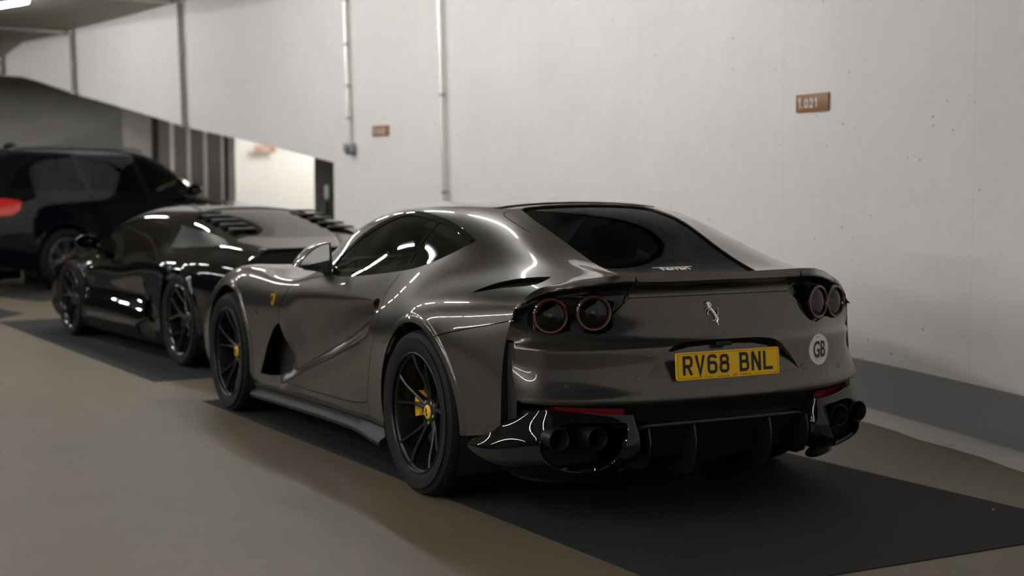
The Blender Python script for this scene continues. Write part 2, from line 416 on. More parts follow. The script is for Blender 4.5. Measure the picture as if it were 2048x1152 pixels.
for nm, t in (('wall_rear', -75),):
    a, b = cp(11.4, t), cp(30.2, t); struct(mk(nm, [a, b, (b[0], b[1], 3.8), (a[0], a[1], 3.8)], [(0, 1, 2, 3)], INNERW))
# floor and ceiling
struct(mk('floor', [(-26, -12, 0), (34, -12, 0), (34, 28, 0), (-26, 28, 0)], [(0, 1, 2, 3)], FLOORM))
xs = [-26, 0, 10, 11.5, 13.3, 14.6, 16, 16.7, 17.3, 17.8, 18.2, 20, 24, 34]; V = []; F = []
for x in xs:
    t = math.asin(np.clip((x-RCX)/RC, -.999, .999)); ye = RCY-RC*math.cos(t)-.2
    V += [(x, max(ye, -12), ceil_z(x)), (x, 28, ceil_z(x)), (x, max(ye, -12), ceil_z(x)+.3), (x, 28, ceil_z(x)+.3)]
for i in range(len(xs)-1): F += [(i*4, i*4+4, i*4+5, i*4+1), (i*4+2, i*4+3, i*4+7, i*4+6)]
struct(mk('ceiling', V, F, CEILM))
# ramp slab beyond the wall opening, back walls
V = []; F = []
tt = np.linspace(7.6, 25.5, 20)
for t in tt:
    z = float(np.interp(t, [7.6, 14.3, 19.6, 22.2, 25.5], [1.547, 2.022, 2.55, 2.86, 3.0])); ro = RC+.25+max(0, (t-17.5))*.75
    V += [cp(RC+.2, t, z+.004), cp(ro, t, z+.004), cp(ro, t, z+.25), cp(RC+.2, t, z+.25)]
for i in range(len(tt)-1):
    for j in range(4): F.append((i*4+j, (i+1)*4+j, (i+1)*4+(j+1) % 4, i*4+(j+1) % 4))
struct(mk('ramp_slab', V, F, CEILM))
def vwall(name, a, b, z0, z1, m, th=.12):
    a = Vector((a[0], a[1], 0)); b = Vector((b[0], b[1], 0)); d = (b-a).normalized(); n = Vector((-d.y, d.x, 0))*th
    c = (a+b)/2; 
    if n.dot(Vector((CX, CY, 0))-c) > 0: n = -n
    P = [a, b, b+n, a+n]; V = [(p.x, p.y, z0) for p in P]+[(p.x, p.y, z1) for p in P]
    o = MB().add(V, [(0, 1, 2, 3), (7, 6, 5, 4), (0, 4, 5, 1), (1, 5, 6, 2), (2, 6, 7, 3), (3, 7, 4, 0)]).build(name, m); return struct(o)
vwall('wall_back', (19.75, -3.55), (18.05, -6.9), 0, 3.4, WALLP)
vwall('wall_back_side', (18.05, -6.9), (9.6, -7.4), 0, 3.4, WALLP)
vwall('wall_back_left', (23.2, .9), (20.9, -3.7), 0, 3.2, concrete('mid_grey_wall', (.42, .41, .395), .8))  # even mid-grey wall left of the panel door
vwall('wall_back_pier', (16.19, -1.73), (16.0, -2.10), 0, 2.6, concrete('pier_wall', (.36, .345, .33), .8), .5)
vwall('wall_back_return', (15.4, -3.06), (19.75, -3.6), 0, 2.6, WALLP, .1)
V = [cp(30.5, 6.0, 3.3), cp(37, 4, 3.3), (27, -7.4, 3.3), (27, 3, 3.3), cp(30.5, 25.5, 3.3)]
struct(mk('ceiling_back', V, [tuple(range(5))], CEILM))
# dark sliding panel door in the back
DO = empty('door_1'); DO['kind'] = 'structure'
A = Vector((15.98, -2.14, 0)); B = Vector((15.41, -3.04, 0)); dd = (B-A); L_ = dd.length; ang = math.atan2(dd.y, dd.x); Rz = Matrix.Rotation(ang, 3, 'Z')
DKP = mat('door_panel_brown', (.13, .115, .105), .5); LGS = mat('door_strip_light', (.62, .60, .57), .45)
px_ = [(.0, .055, 'd', .02), (.055, .225, 'p', 0), (.225, .285, 's', .015), (.285, .46, 'p', 0), (.46, .515, 's', .015), (.515, .69, 'p', 0), (.69, .745, 's', .015), (.745, .93, 'p', 0), (.93, .975, 's', .015), (.975, 1.0, 'd', .02)]
for a, b, k, o in px_:
    c = A+dd*((a+b)/2)+Vector((-.5, .3, 0))*0; box({'p': 'door_panel', 's': 'door_strip', 'd': 'door_post'}[k], (c.x-o*.8, c.y+o*.5, 1.3), (L_*(b-a)*.995, .05, 2.6), {'p': DKP, 's': LGS, 'd': MATTE}[k], DO, R=Rz)
# dark column with a white notice and a green bottle at the edge of the opening
o = vwall('column', (11.97, -3.09), (11.83, -3.36), 0, 2.4, DARKW, .12)
# ---- signs on the wall
def wall_at(t, z, off=.0, lean=0): p = cp(RC-off, t, z); return Vector(p)
SG = {'1': [[(.08, .72), (.30, .92), (.30, 0)]], '.': [[(.1, 0), (.1, .18)]], '0': [arc(.33, .68, .22, 0, 180, 6)+arc(.33, .30, .22, 180, 360, 6)+[(.55, .68)]], '2': [[(.11, .66)]+arc(.33, .68, .22, 170, -20, 7)+[(.12, .10), (.62, .10)]],
      '3': [[(.11, .70)]+arc(.31, .70, .20, 160, -60, 7)+arc(.31, .30, .22, 60, -170, 7)]}
def wsign(t, z, w_, h_, txt, tilt, label, group=None, blur=False):
    s = empty('bay_number_sign', wall_at(t, z, .012), 0, label, 'sign', group); s.rotation_euler = (0, 0, math.radians(t)); th = .010
    # local x along the wall (to the left as seen is +x), local y into the room, z up
    R = Matrix.Rotation(math.radians(tilt), 3, 'Y')
    MB().box((0, 0, 0), (w_, th, h_), .002, R).build('sign_panel', BROWN, s)
    def to3(a, b): v = R @ Vector((-a, .0065, b)); return tuple(v)
    x_ = -w_*.43
    for i, ch in enumerate(txt):
        hh = .070 if i == 0 else .058; mb = MB()
        for pts in SG[ch]: V, F = stroke([(x_+a*hh*1.28, (b-.5)*hh-(.0 if i == 0 else .003)) for a, b in pts], hh*.20); mb.add([to3(a, b) for a, b in V], F)
        mk('sign_character', mb.V, mb.F, WHITEP, s); x_ += hh*{'1': .74, '.': .46}.get(ch, 1.06)
    return s

# ================================================================== the grey coupe
ST_A = [
(-1.00,[(.80,.17),(.82,.27),(.83,.40),(.83,.56),(.815,.71),(.805,.82),(.79,.90),(.74,.95),(.655,.983),(.55,1.0),(.42,1.009),(.20,1.012),(0,1.014)]),
(-.75,[(.86,.17),(.875,.27),(.884,.40),(.88,.56),(.864,.71),(.851,.815),(.828,.885),(.775,.935),(.69,.970),(.58,.995),(.46,1.008),(.33,.987),(0,.986)]),
(-.40,[(.90,.17),(.93,.27),(.945,.40),(.955,.56),(.953,.70),(.935,.803),(.90,.874),(.835,.932),(.745,.985),(.645,1.030),(.525,1.066),(.345,1.072),(0,1.074)]),
(0,[(.90,.17),(.945,.27),(.965,.40),(.98,.56),(.982,.68),(.968,.78),(.93,.855),(.865,.92),(.775,1.0),(.68,1.10),(.56,1.172),(.345,1.214),(0,1.224)]),
(.4,[(.90,.17),(.935,.26),(.95,.38),(.955,.52),(.95,.64),(.935,.74),(.905,.82),(.865,.90),(.785,1.035),(.70,1.155),(.585,1.238),(.33,1.272),(0,1.283)]),
(.8,[(.90,.17),(.93,.25),(.94,.36),(.935,.50),(.925,.62),(.915,.72),(.895,.81),(.865,.89),(.785,1.03),(.705,1.16),(.60,1.243),(.32,1.28),(0,1.288)]),
(1.2,[(.90,.17),(.93,.25),(.93,.36),(.92,.50),(.915,.62),(.91,.72),(.895,.81),(.86,.88),(.78,.995),(.70,1.118),(.605,1.198),(.33,1.252),(0,1.266)]),
(1.6,[(.90,.17),(.93,.25),(.925,.36),(.92,.50),(.92,.62),(.915,.72),(.895,.81),(.845,.865),(.775,.925),(.715,.995),(.62,1.065),(.36,1.125),(0,1.145)]),
(2.0,[(.90,.17),(.935,.25),(.935,.36),(.935,.50),(.94,.62),(.935,.72),(.905,.812),(.835,.845),(.765,.865),(.70,.89),(.60,.91),(.36,.945),(0,.955)]),
(2.4,[(.90,.17),(.94,.25),(.95,.36),(.955,.50),(.96,.62),(.95,.73),(.915,.83),(.84,.872),(.75,.88),(.66,.885),(.55,.885),(.3,.89),(0,.90)]),
(2.72,[(.90,.17),(.945,.25),(.955,.36),(.965,.50),(.965,.62),(.955,.73),(.915,.825),(.84,.868),(.75,.87),(.66,.855),(.55,.845),(.3,.85),(0,.86)]),
(3.1,[(.88,.17),(.93,.25),(.945,.36),(.95,.48),(.945,.59),(.925,.68),(.88,.755),(.81,.79),(.72,.795),(.63,.785),(.52,.775),(.3,.78),(0,.785)]),
(3.45,[(.80,.17),(.85,.25),(.87,.33),(.875,.41),(.86,.49),(.83,.56),(.78,.615),(.71,.645),(.62,.665),(.53,.675),(.43,.68),(.25,.69),(0,.695)]),
(3.72,[(.60,.17),(.63,.22),(.64,.27),(.64,.33),(.63,.38),(.60,.42),(.56,.46),(.50,.49),(.44,.51),(.37,.525),(.29,.535),(.15,.54),(0,.545)]),
]
def disp_a(p, v):
    p = p.copy(); x, y, z = p[..., 0], p[..., 1], p[..., 2]
    side = sm((6.2-v)/1.2)
    zr = ZR(x); zv = ZV(x)
    lo = sm((z-zr)/np.maximum(zv-zr, .02)); hi = 1-sm((z-zv-.02)/np.maximum(.80-zv, .03))
    A = .088*sm((x-.60)/.08)*(1-.45*sm((x-.75)/.7))
    A = A*(1-sm((x-1.55)/.30)*sm((z-.38)/.2))*(1-sm((x-1.72)/.14))
    y -= A*lo*hi*side
    bulge = .012*sm((x-.62)/.3)*(1-sm((x-1.7)/.2))*np.exp(-((z-zr+.015)/.045)**2)
    y += bulge*side
    for cx, cz, r in ((0., .362, .405), (2.72, .352, .405)):      # wheel arch lips
        d = np.hypot(x-cx, z-cz); y += .006*(1-sm((d-r-.022)/.014))*sm((z-.2)/.1)*side
    # crease running into the shoulder slit
    return p
ZR = sp([.5, .62, 1.05, 1.38, 1.74, 2.3], [.68, .64, .505, .41, .29, .05]); ZV = sp([.5, .62, 1.05, 1.38, 1.74, 2.3], [.80, .765, .585, .47, .345, .09])
SA = Loft(ST_A, disp_a)
W_OUT = [(1.293,7.208),(1.161,7.129),(0.792,7.256),(0.411,7.500),(0.222,7.857),(0.079,8.505),(0.004,9.039),(-0.002,9.190),(0.086,9.299),(0.252,9.486),(0.468,9.620),(0.629,9.721),(0.776,9.720),(0.881,9.506),(1.073,9.108),(1.264,8.704),(1.381,8.166),(1.364,7.632)]
W_OUT = smoothpoly(W_OUT[:7], .02)+smoothpoly(W_OUT[7:17], .02)+smoothpoly(W_OUT[16:]+W_OUT[:1], .02)[1:-1]
def shrink(poly, d, sc=.1):
    """offset a closed polygon inwards (d in metres; v counted as .1 m per unit)"""
    q = np.array(poly)*[1, sc]; a = np.roll(q, 1, 0); b = np.roll(q, -1, 0); t = b-a; t /= np.linalg.norm(t, axis=1, keepdims=True)+1e-9
    n = np.stack([-t[:, 1], t[:, 0]], 1); ar = (q[:, 0]*np.roll(q[:, 1], -1)-q[:, 1]*np.roll(q[:, 0], -1)).sum(); n *= 1 if ar > 0 else -1
    return [tuple(r) for r in (q+n*d)*[1, 1/sc]]
W_IN = shrink(W_OUT, .022)
DIV = [(.377, 9.60), (.40, 8.6), (.417, 7.40)]
REAR_EDGE = [(-.60, 1.0), (-.674, 1.890), (-.678, 3.688), (-.697, 5.132), (-.699, 5.614), (-.704, 6.176), (-.719, 6.847), (-.728, 7.496), (-.782, 8.187), (-.85, 8.95), (-.905, 9.586), (-.915, 10.1), (-.928, 10.9), (-.942, 11.5), (-.950, 12.0)]
_re = smoothpoly(REAR_EDGE[:7], .02)[:-1]+smoothpoly(REAR_EDGE[6:], .02)
CORNER_LOW = [(-.455, 1.15), (-.52, 1.28), (-.60, 1.62)]
CUT_REAR = [(-1.01, -.1), (-.34, -.1)]+SA.xz([(-.34, .315), (-.45, .328), (-.55, .346), (-.62, .366), (-.655, .392)])+[q for q in _re if q[1] > 1.9]+[(-1.01, 12.0)]
CUT_REAR[-1] = (-1.01, 12.01)
def circ(cx, cz, r, a0=0, a1=360, n=64): return [(cx+r*math.cos(math.radians(a0+(a1-a0)*i/n)), cz+r*math.sin(math.radians(a0+(a1-a0)*i/n))) for i in range(n+1)]
def arch_poly(cx, cz, r):
    P = SA.xz([(a, max(b, .171)) for a, b in circ(cx, cz, r, -28, 208)]); return [(P[0][0], -.1)]+P+[(P[-1][0], -.1)]
ARCH_R = arch_poly(0, .362, .402); ARCH_F = arch_poly(2.72, .352, .402)
SILL = SA.xz([(2.33, .212), (2.0, .225), (1.2, .25), (.589, .268), (.39, .25)])
CUT_SILL = [(2.34, -.1)]+SILL+[(.38, -.1)]
CUT_SILLF = [(3.10, -.1)]+SA.xz([(3.12, .20), (3.4, .205), (3.72, .205)])+[(3.72, -.1)]
VENT = [(1.870,3.85),(1.93,3.62),(1.980,3.303),(2.057,2.711),(2.12,2.0),(2.172,1.398),(2.0,1.45),(1.85,1.62),(1.770,1.95),(1.742,2.432),(1.765,2.80),(1.80,3.15),(1.835,3.50)]
INTAKE = smoothpoly([(0.632,5.35),(0.628,5.75),(0.602,6.08),(0.56,6.16),(0.538,5.9),(0.54,5.45),(0.57,5.22),(.60,5.18)], .012, True)
SLIT = smoothpoly([(-.352,6.66),(-0.415,7.25),(-0.519,7.98),(-.60,8.42),(-0.640,8.60)], .02)+smoothpoly([(-.655,8.45),(-0.668,8.1),(-0.665,7.75),(-0.605,7.42),(-.50,7.12),(-.40,6.78)], .02)
WS = smoothpoly([(1.10,12.0),(1.09,11.3),(1.085,10.6),(1.15,9.98),(1.32,9.55),(1.52,9.12),(1.75,8.72),(1.95,8.5)], .03)+smoothpoly([(2.02,9.1),(2.07,10.0),(2.10,11.0),(2.11,12.0)], .03)
RW = smoothpoly([(.205,12.0),(.20,11.4),(.185,11.08)], .03)+smoothpoly([(.15,10.95),(0.0,10.86),(-.13,10.84),(-0.413,10.90),(-0.700,11.02),(-.80,11.1)], .03)+smoothpoly([(-.812,11.4),(-.82,12.0)], .03)
RB = smoothpoly([(.29,12.0),(.285,11.2),(.26,10.6)], .03)+[(.17, 10.80)]+[(.19,11.12),(.21,11.4),(.213,12.0)]
SEAM_DOOR_R = smoothpoly([(0.439,7.36),(0.480,6.95),(0.503,6.4),(0.500,5.588),(0.514,4.558),(0.551,3.493),(0.578,2.636),(0.595,1.908),(0.590,1.40)], .02)
SEAM_DOOR_F = smoothpoly([(1.30,7.18),(1.50,6.98),(1.66,6.68),(1.743,6.307),(1.788,5.578),(1.852,4.809),(1.876,4.070),(1.870,3.85)], .02)
SEAM_DOOR_B = smoothpoly(SA.xz([(1.84, .30), (1.5, .285), (1.1, .295), (.75, .31), (.61, .33)]), .02)
SEAM_LOW = smoothpoly([(-0.226,4.262),(-0.284,4.383),(-0.495,4.724),(-0.685,5.10)], .02)
SEAM_TRI = smoothpoly([(.151,10.886),(.148,10.655),(-.098,10.438)], .02)+[(-.152, 10.47)]
SEAM_CAP = smoothpoly([(-.93,10.07),(-.80,10.12),(-.715,10.98)], .03)
DOOR = SEAM_DOOR_R+SEAM_DOOR_B[::-1]+VENT[7:][::1]+SEAM_DOOR_F[::-1]+[(.9, 7.6)]
CORNER = SEAM_LOW+[(-.80, 5.1), (-.80, 0), (-.45, 0), (-.36, 2.9)]
BANDS = [band(SA, l, wd) for l, wd in ((SEAM_DOOR_R, .0024), (SEAM_DOOR_F, .0024), (SEAM_DOOR_B, .002), (SEAM_LOW, .0022), (SEAM_TRI, .0018))]
HOLES = [CUT_REAR, ARCH_R, ARCH_F, CUT_SILL, CUT_SILLF, VENT, INTAKE, SLIT]+BANDS
DIVB = band(SA, DIV, .011)
def cls_a(P):
    c = np.full(len(P), 'shell', dtype='U12')
    c[inpoly(P, DOOR) & (P[:, 1] < 7.6)] = 'door'; c[inpoly(P, CORNER)] = 'corner'
    c[inpoly(P, W_OUT)] = 'trim'; wi = inpoly(P, W_IN); c[wi & (P[:, 0] > .40)] = 'glass'; c[wi & (P[:, 0] <= .40)] = 'quarter'
    c[inpoly(P, DIVB) & wi] = 'trim'
    c[inpoly(P, WS)] = 'screen'; c[inpoly(P, RW)] = 'rear'; c[inpoly(P, RB)] = 'roofband'
    c[inpoly(P, NOSE_GR)] = 'mouth'
    for h in HOLES: c[inpoly(P, h)] = ''
    return c
NOSE_GR = [(3.55, 1.2), (3.80, 1.2), (3.80, 4.2), (3.60, 4.0)]
LINES = []
for cx_, cz_ in ((0, .362), (2.72, .352)):
    for r_ in (.4125, .420, .4265, .4305, .4345, .439, .445):
        LINES.append(SA.xz(circ(cx_, cz_, r_, 2, 178, 110)))
for f_ in (-.5, -.3, -.15, 0, .12, .25, .38, .5, .62, .75, .88, 1, 1.15, 1.35):
    xs_ = np.linspace(.63, 1.72, 100); LINES.append(SA.xz([(a, b) for a, b in zip(xs_, ZR(xs_)+(ZV(xs_)-ZR(xs_))*f_)]))
EXTRA = [(a, b) for a in np.linspace(.56, .72, 22) for b in np.linspace(2.6, 6.3, 50)]
GA = patches(SA, (-1.0, 3.72, 0, 12), [W_OUT, W_IN, WS, RW, RB, DOOR, CORNER, DIVB]+HOLES, cls_a, step=(.017, .22),
             walls={'trim': .012, 'corner': .03, 'shell': .008, 'glass': 0, 'screen': 0, 'rear': 0, 'quarter': 0, 'roofband': .02}, wall_depth=.02,
             lines=LINES, extra=EXTRA, offs={'glass': -.006, 'quarter': -.005, 'screen': -.004, 'rear': -.010, 'trim': -.002, 'roofband': -.006})
CAR = empty('sports_car', label='metallic grey sports coupe with a yellow number plate, parked nearest on a black mat', cat='car')
put('body_shell', both(GA['shell']), PAINT, CAR)
for nm, k, m, lab in (('door', 'door', PAINT, None), ('rear_corner_panel', 'corner', PAINT, None), ('side_window', 'glass', GLS, 'tinted see-through side window'),
                      ('quarter_window', 'quarter', BLACKP, 'opaque black quarter window'), ('window_trim', 'trim', BLACKP, 'gloss black window surround')):
    put(nm, GA[k], m, CAR, lab); put(nm, flipy(GA[k]), m, CAR, lab)
put('windscreen', both(GA['screen']), GLW, CAR); put('rear_window', both(GA['rear']), GLR, CAR, 'dark tinted rear window')
put('roof_trailing_edge', both(GA['roofband']), BLACKP, CAR, 'gloss black strip above the rear window')
if 'mouth' in GA:
    for q in (GA['mouth'], flipy(GA['mouth'])): put('front_grille', q, MATTE, CAR)

# --- tail: x = f(y, z)
ZN = [.36,.42,.465,.49,.505,.54,.60,.66,.70,.716,.73,.77,.83,.89,.92,.935,.950,.962,.974,.985,1.004,1.02]
XN = [-.945,-.965,-.988,-1.005,-1.008,-.998,-.984,-.980,-.979,-.974,-.958,-.935,-.912,-.893,-.886,-.889,-.903,-.936,-.957,-.956,-.9505,-.947]
_pc = sp(ZN, XN); _dx = sp([0,.2,.42,.6,.72,.80,.88,.93], [0,.01,.042,.100,.160,.205,.255,.28])
PR = [(.387,.586),(.343,.642),(.281,.702),(.255,.716),(.225,.724),(.17,.729),(.08,.731)]
PR = PR+[(-a, b) for a, b in PR[::-1]]
def seg_dist(y, z, poly, closed=False):
    d = np.full(np.shape(y), 9.); n = len(poly)
    for i in range(n if closed else n-1):
        a = np.array(poly[i]); b = np.array(poly[(i+1) % n]); ab = b-a
        t = np.clip(((y-a[0])*ab[0]+(z-a[1])*ab[1])/(ab@ab), 0, 1); d = np.minimum(d, np.hypot(y-a[0]-t*ab[0], z-a[1]-t*ab[1]))
    return d
_re2 = np.array(resample(_re, .002)); _EDGE = SA.P(_re2[:, 0], _re2[:, 1]); _EDGE = _EDGE[_EDGE[:, 2] > .66]
_eu = _EDGE[(_EDGE[:, 2] > .80)]; _eu = _eu[np.argsort(_eu[:, 1])]
def _zq(y, z):
    zt = np.interp(abs(y), _eu[:, 1], _eu[:, 2]); return z+(1.004-zt)*sm((z-.81)/np.maximum(zt-.81, .02))
_EX = _EDGE[:, 0]-(_pc(_zq(_EDGE[:, 1], _EDGE[:, 2]))+_dx(_EDGE[:, 1]))
_EX = np.convolve(np.pad(_EX, 12, 'edge'), np.ones(25)/25, 'valid')
class Tail:
    rec = False
    def P(s, y, z):
        y = np.asarray(y, float); z = np.asarray(z, float); x = _pc(_zq(y, z))+_dx(abs(y))
        if s.rec: x = x+.044*sm((z-.570)/.15)
        # meet the side panels at their trailing edge
        ay = abs(y); dd = np.hypot(ay[..., None]-_EDGE[:, 1], z[..., None]-_EDGE[:, 2]); wt = np.exp(-(dd-dd.min(-1)[..., None])/.005); wt /= wt.sum(-1)[..., None]; dm = (wt*dd).sum(-1)
        ex = (wt*_EX).sum(-1); x = x+ex*np.exp(-(dm/.075)**2)
        return np.stack([x, y, z], -1)
    def N(s, y, z):
        e = .0022; a = s.P(y+e, z)-s.P(y-e, z); b = s.P(y, z+e)-s.P(y, z-e); n = np.cross(b, a)
        n /= np.linalg.norm(n, axis=-1, keepdims=True)+1e-12; return n
ST = Tail(); STR = Tail(); STR.rec = True
def mir(p): return [(-a, b) for a, b in p]
_eo = [(float(q[1]), float(q[2])) for q in _EDGE[::4] if q[2] > .745 and q[1] > .425]
OB = [(.0,1.0045),(.2,1.0055),(.414,1.0075)]+_eo[::-1]+[(.862,.746),(.850,.742),(.855,.71),(.862,.62),(.866,.55),(.868,.515),(.85,.502),(.73,.489),(.60,.480),(.47,.475),(.462,.44),(.455,.40),(.3,.39),(0,.388)]
OB = OB[:3]+sorted(_eo, key=lambda q: -q[1])+OB[3+len(_eo):]
OBF = resample(OB+mir(OB)[::-1][1:-1], .015, True)
LC = smoothpoly([(.407,.922),(.45,.93),(.55,.928),(.65,.916),(.72,.893),(.768,.862),(.790,.835),(.797,.810)], .02)+smoothpoly([(.785,.790),(.750,.777),(.70,.772),(.665,.780),(.635,.783),(.60,.776),(.548,.766),(.504,.783),(.486,.805),(.481,.842)], .02)+[(.43,.885)]
SPS = [(.414, 1.03), (.4135, .97), (.409, .93), (.404, .906)]
def lineband(l, w_):
    l = np.array(l, float); d = np.gradient(l, axis=0); d /= np.linalg.norm(d, axis=1, keepdims=True); n = np.stack([-d[:, 1], d[:, 0]], 1)*w_
    return [tuple(q) for q in np.vstack([l+n, (l-n)[::-1]])]
TB = [lineband(SPS, .0022), mir(lineband(SPS, .0022)), lineband([(.404, .906), (.2, .9085), (0, .9095), (-.2, .9085), (-.404, .906)], .0015),
      lineband([(.404,.906),(.43,.885),(.481,.842)], .0018), mir(lineband([(.404,.906),(.43,.885),(.481,.842)], .0018))]
PRC = resample(PR, .01, True)
CREASE = [(.87, .745), (.6, .744), (.3, .7465), (0, .748), (-.3, .7465), (-.6, .744), (-.87, .745), (-.87, .35), (.87, .35)]
def cls_t(P):
    c = np.full(len(P), 'lid', dtype='U12'); c[~inpoly(P, OBF)] = ''
    inn = c != ''
    c[inn & (P[:, 1] > .9075) & (abs(P[:, 0]) < .413)] = 'spoiler'
    c[inn & (abs(P[:, 0]) > .413) & (P[:, 1] > .75)] = 'wing'
    c[inn & inpoly(P, CREASE)] = 'bumper'
    c[inn & (inpoly(P, LC) | inpoly(P, mir(LC)))] = 'lamp'
    for h in TB+[PRC]: c[inpoly(P, h)] = ''
    return c
GT = patches(ST, (-.93, .93, .375, 1.015), [OBF, LC, mir(LC), PRC, resample(CREASE, .03, True)]+TB, cls_t, step=(.012, .0118),
             walls={'lamp': .0, 'wing': 0, 'spoiler': 0, 'bumper': .044}, wall_depth=.03, offs={'lamp': -.012})
PRB = [(a*1.01, .586+(b-.586)*1.012) for a, b in PRC]
GR = patches(STR, (-.40, .40, .58, .745), [PRB], lambda P: np.where(inpoly(P, PRB), 'r', ''), step=(.012, .0118), wall_depth=0)['r']
put('plate_recess', GR, PAINT, CAR)
put('spoiler_lip', GT['spoiler'], PAINT, CAR); put('boot_lid', GT['lid'], PAINT, CAR); put_lr('tail_wing_panel', GT['wing'], PAINT, CAR)
put('rear_bumper', GT['bumper'], PAINT, CAR); put_lr('lamp_housing', GT['lamp'], BLACKP, CAR, 'gloss black tail lamp housing')

# --- tail lamps
def lamp(c, s, yaw):
    a = Vector((-math.cos(yaw), s*math.sin(yaw), .02)).normalized(); c = Vector(c)
    t = MB().lathe([(.068, -.075), (.0735, -.01), (.0735, -.002), (.072, 0)], c, a).build('tail_lamp', BLACKP, CAR, 'round tail lamp')
    MB().lathe([(.072, 0), (.0715, .004), (.068, .0065), (.063, .006), (.0595, .0015), (.0585, -.012)], c, a).build('red_ring', REDL, t)
    MB().lathe([(.0585, -.012), (.056, -.020), (.044, -.030), (.030, -.036), (.027, -.038), (.024, -.034), (.012, -.030), (.0001, -.029)], c, a).build('lamp_bowl', mat('lamp_bowl', (.03, .03, .03), .16, .6), t)
    MB().lathe([(.0155, -.03), (.0150, -.018), (.009, -.012), (.0001, -.011)], c, a, 20).build('bulb_lens', CHROMED, t)
    MB().lathe([(.0592, -.004), (.04, .003), (.02, .0055), (.0001, .006)], c, a).build('clear_lens', LENS, t)
CHROMED = mat('dim_chrome', (.28, .27, .26), .18, 1)
for s in (1, -1):
    lamp((-.778, s*.725, .843), s, math.radians(19)); lamp((-.851, s*.568, .853), s, math.radians(17))

# --- number plate
# letters 50 x 79 mm, stroke 14 mm, pen in 7..43 x 7..72
GL = {
 'R': [([(7, 0), (7, 72), (31, 72)]+arc(31, 60, 12, 90, 0, 4)+[(43, 48)]+arc(31, 48, 12, 0, -90, 4)+[(7, 36)], 0), ([(25, 36), (43, 0)], 0)],
 'V': [([(6, 79), (25, 4), (44, 79)], 0)],
 '6': [([(42, 62)]+arc(31, 62, 11, 20, 90, 3)+arc(19, 60, 12, 90, 180, 4)+arc(19, 19, 12, 180, 270, 4)+arc(31, 19, 12, 270, 360, 4)+arc(31, 33, 12, 0, 90, 4)+[(9, 45)], 0)],
 '8': [(arc(31, 60, 10, 0, 90, 4)+arc(19, 60, 10, 90, 180, 4)+arc(19, 52, 10, 180, 270, 4)+arc(31, 52, 10, 270, 360, 4), 1), (arc(31, 30, 12, 0, 90, 4)+arc(19, 30, 12, 90, 180, 4)+arc(19, 19, 12, 180, 270, 4)+arc(31, 19, 12, 270, 360, 4), 1)],
 'B': [([(7, 79), (7, 0)], 0), ([(0, 72), (29, 72)]+arc(29, 61, 11, 90, 0, 4)+[(40, 51)]+arc(29, 51, 10, 0, -90, 4)+[(7, 41)], 0), ([(29, 41)]+arc(31, 29, 12, 90, 0, 4)+[(43, 19)]+arc(31, 19, 12, 0, -90, 4)+[(0, 7)], 0)],
 'N': [([(7, 0), (7, 79)], 0), ([(43, 0), (43, 79)], 0), ([(7, 79), (43, 0)], 0)],
 'L': [([(7, 79), (7, 7), (50, 7)], 0)],
}
PX = np.array([-.982, .008, .6325]); PU = np.array([0., -1, 0]); PV = np.array([.009, 0, .108]); PV = PV/np.linalg.norm(PV)   # to the right, up
_pn = np.cross(PU, PV); _pn = _pn if _pn[0] < 0 else -_pn
def onplate(q, h=0): return [PX+PU*a+PV*b+_pn*(h+.006) for a, b in q]
def roundrect(w_, h_, r, n=4):
    o = []
    for cx, cy, a in ((w_/2-r, h_/2-r, 0), (-w_/2+r, h_/2-r, 90), (-w_/2+r, -h_/2+r, 180), (w_/2-r, -h_/2+r, 270)): o += arc(cx, cy, r, a, a+90, n)
    return o
rr_ = roundrect(.517, .112, .010); n_ = len(rr_)
m_ = MB().add(onplate(rr_, .003)+onplate(rr_, -.003), [tuple(range(n_)), tuple(range(n_, 2*n_))[::-1]]+[(i, i+n_, (i+1) % n_+n_, (i+1) % n_) for i in range(n_)])
PLT = m_.build('number_plate', PLATEY, CAR, 'yellow rear number plate reading RV68 BNL')
# plates and letters keep their own distance in front of one another
xx = -.2275
for ch in 'RV68 BNL':
    if ch == ' ': xx += .040; continue
    mb = MB()
    for pts, cl in GL[ch]:
        V, F = stroke([(a/1000*1.0, b/1000) for a, b in pts], .0135, cl); mb.add(onplate([(xx+a, b-.0365) for a, b in V], .0036), F)
    o = mk('plate_character', mb.V, mb.F, INK, PLT); xx += .0603
pl3 = lambda h: (lambda a, b: onplate([(a, b)], h)[0])
text_mesh('plate_print', 'www.dkeng.co.uk', .0085, INK, PLT, lambda a, b: onplate([(a-.028, b-.0495)], .0036)[0], .0001)
text_mesh('plate_print', 'DK', .014, REDP, PLT, lambda a, b: onplate([(a+.030, b-.048)], .0036)[0], .0004)
text_mesh('plate_print', '01582 287 287', .0085, INK, PLT, lambda a, b: onplate([(a+.085, b-.0485)], .0036)[0], .0001)
fr = roundrect(.514, .098, .007); mb = MB()
V, F = stroke([q for q in fr if q[1] > -.0488 or abs(q[0]) > .244]+[], .0012); 
up = [(-.250+.007, -.049)]+arc(-.243, -.042, .007, 270, 180, 4)+arc(-.243, .042, .007, 180, 90, 4)+arc(.243, .042, .007, 90, 0, 4)+arc(.243, -.042, .007, 0, -90, 4)+[(.243, -.049)]
for ln in (up, [(-.243, -.049), (-.085, -.049)], [(.125, -.049), (.243, -.049)]):
    V, F = stroke(ln, .0013); mb.add(onplate(V, .0034), F)
mk('plate_border', mb.V, mb.F, INK, PLT)
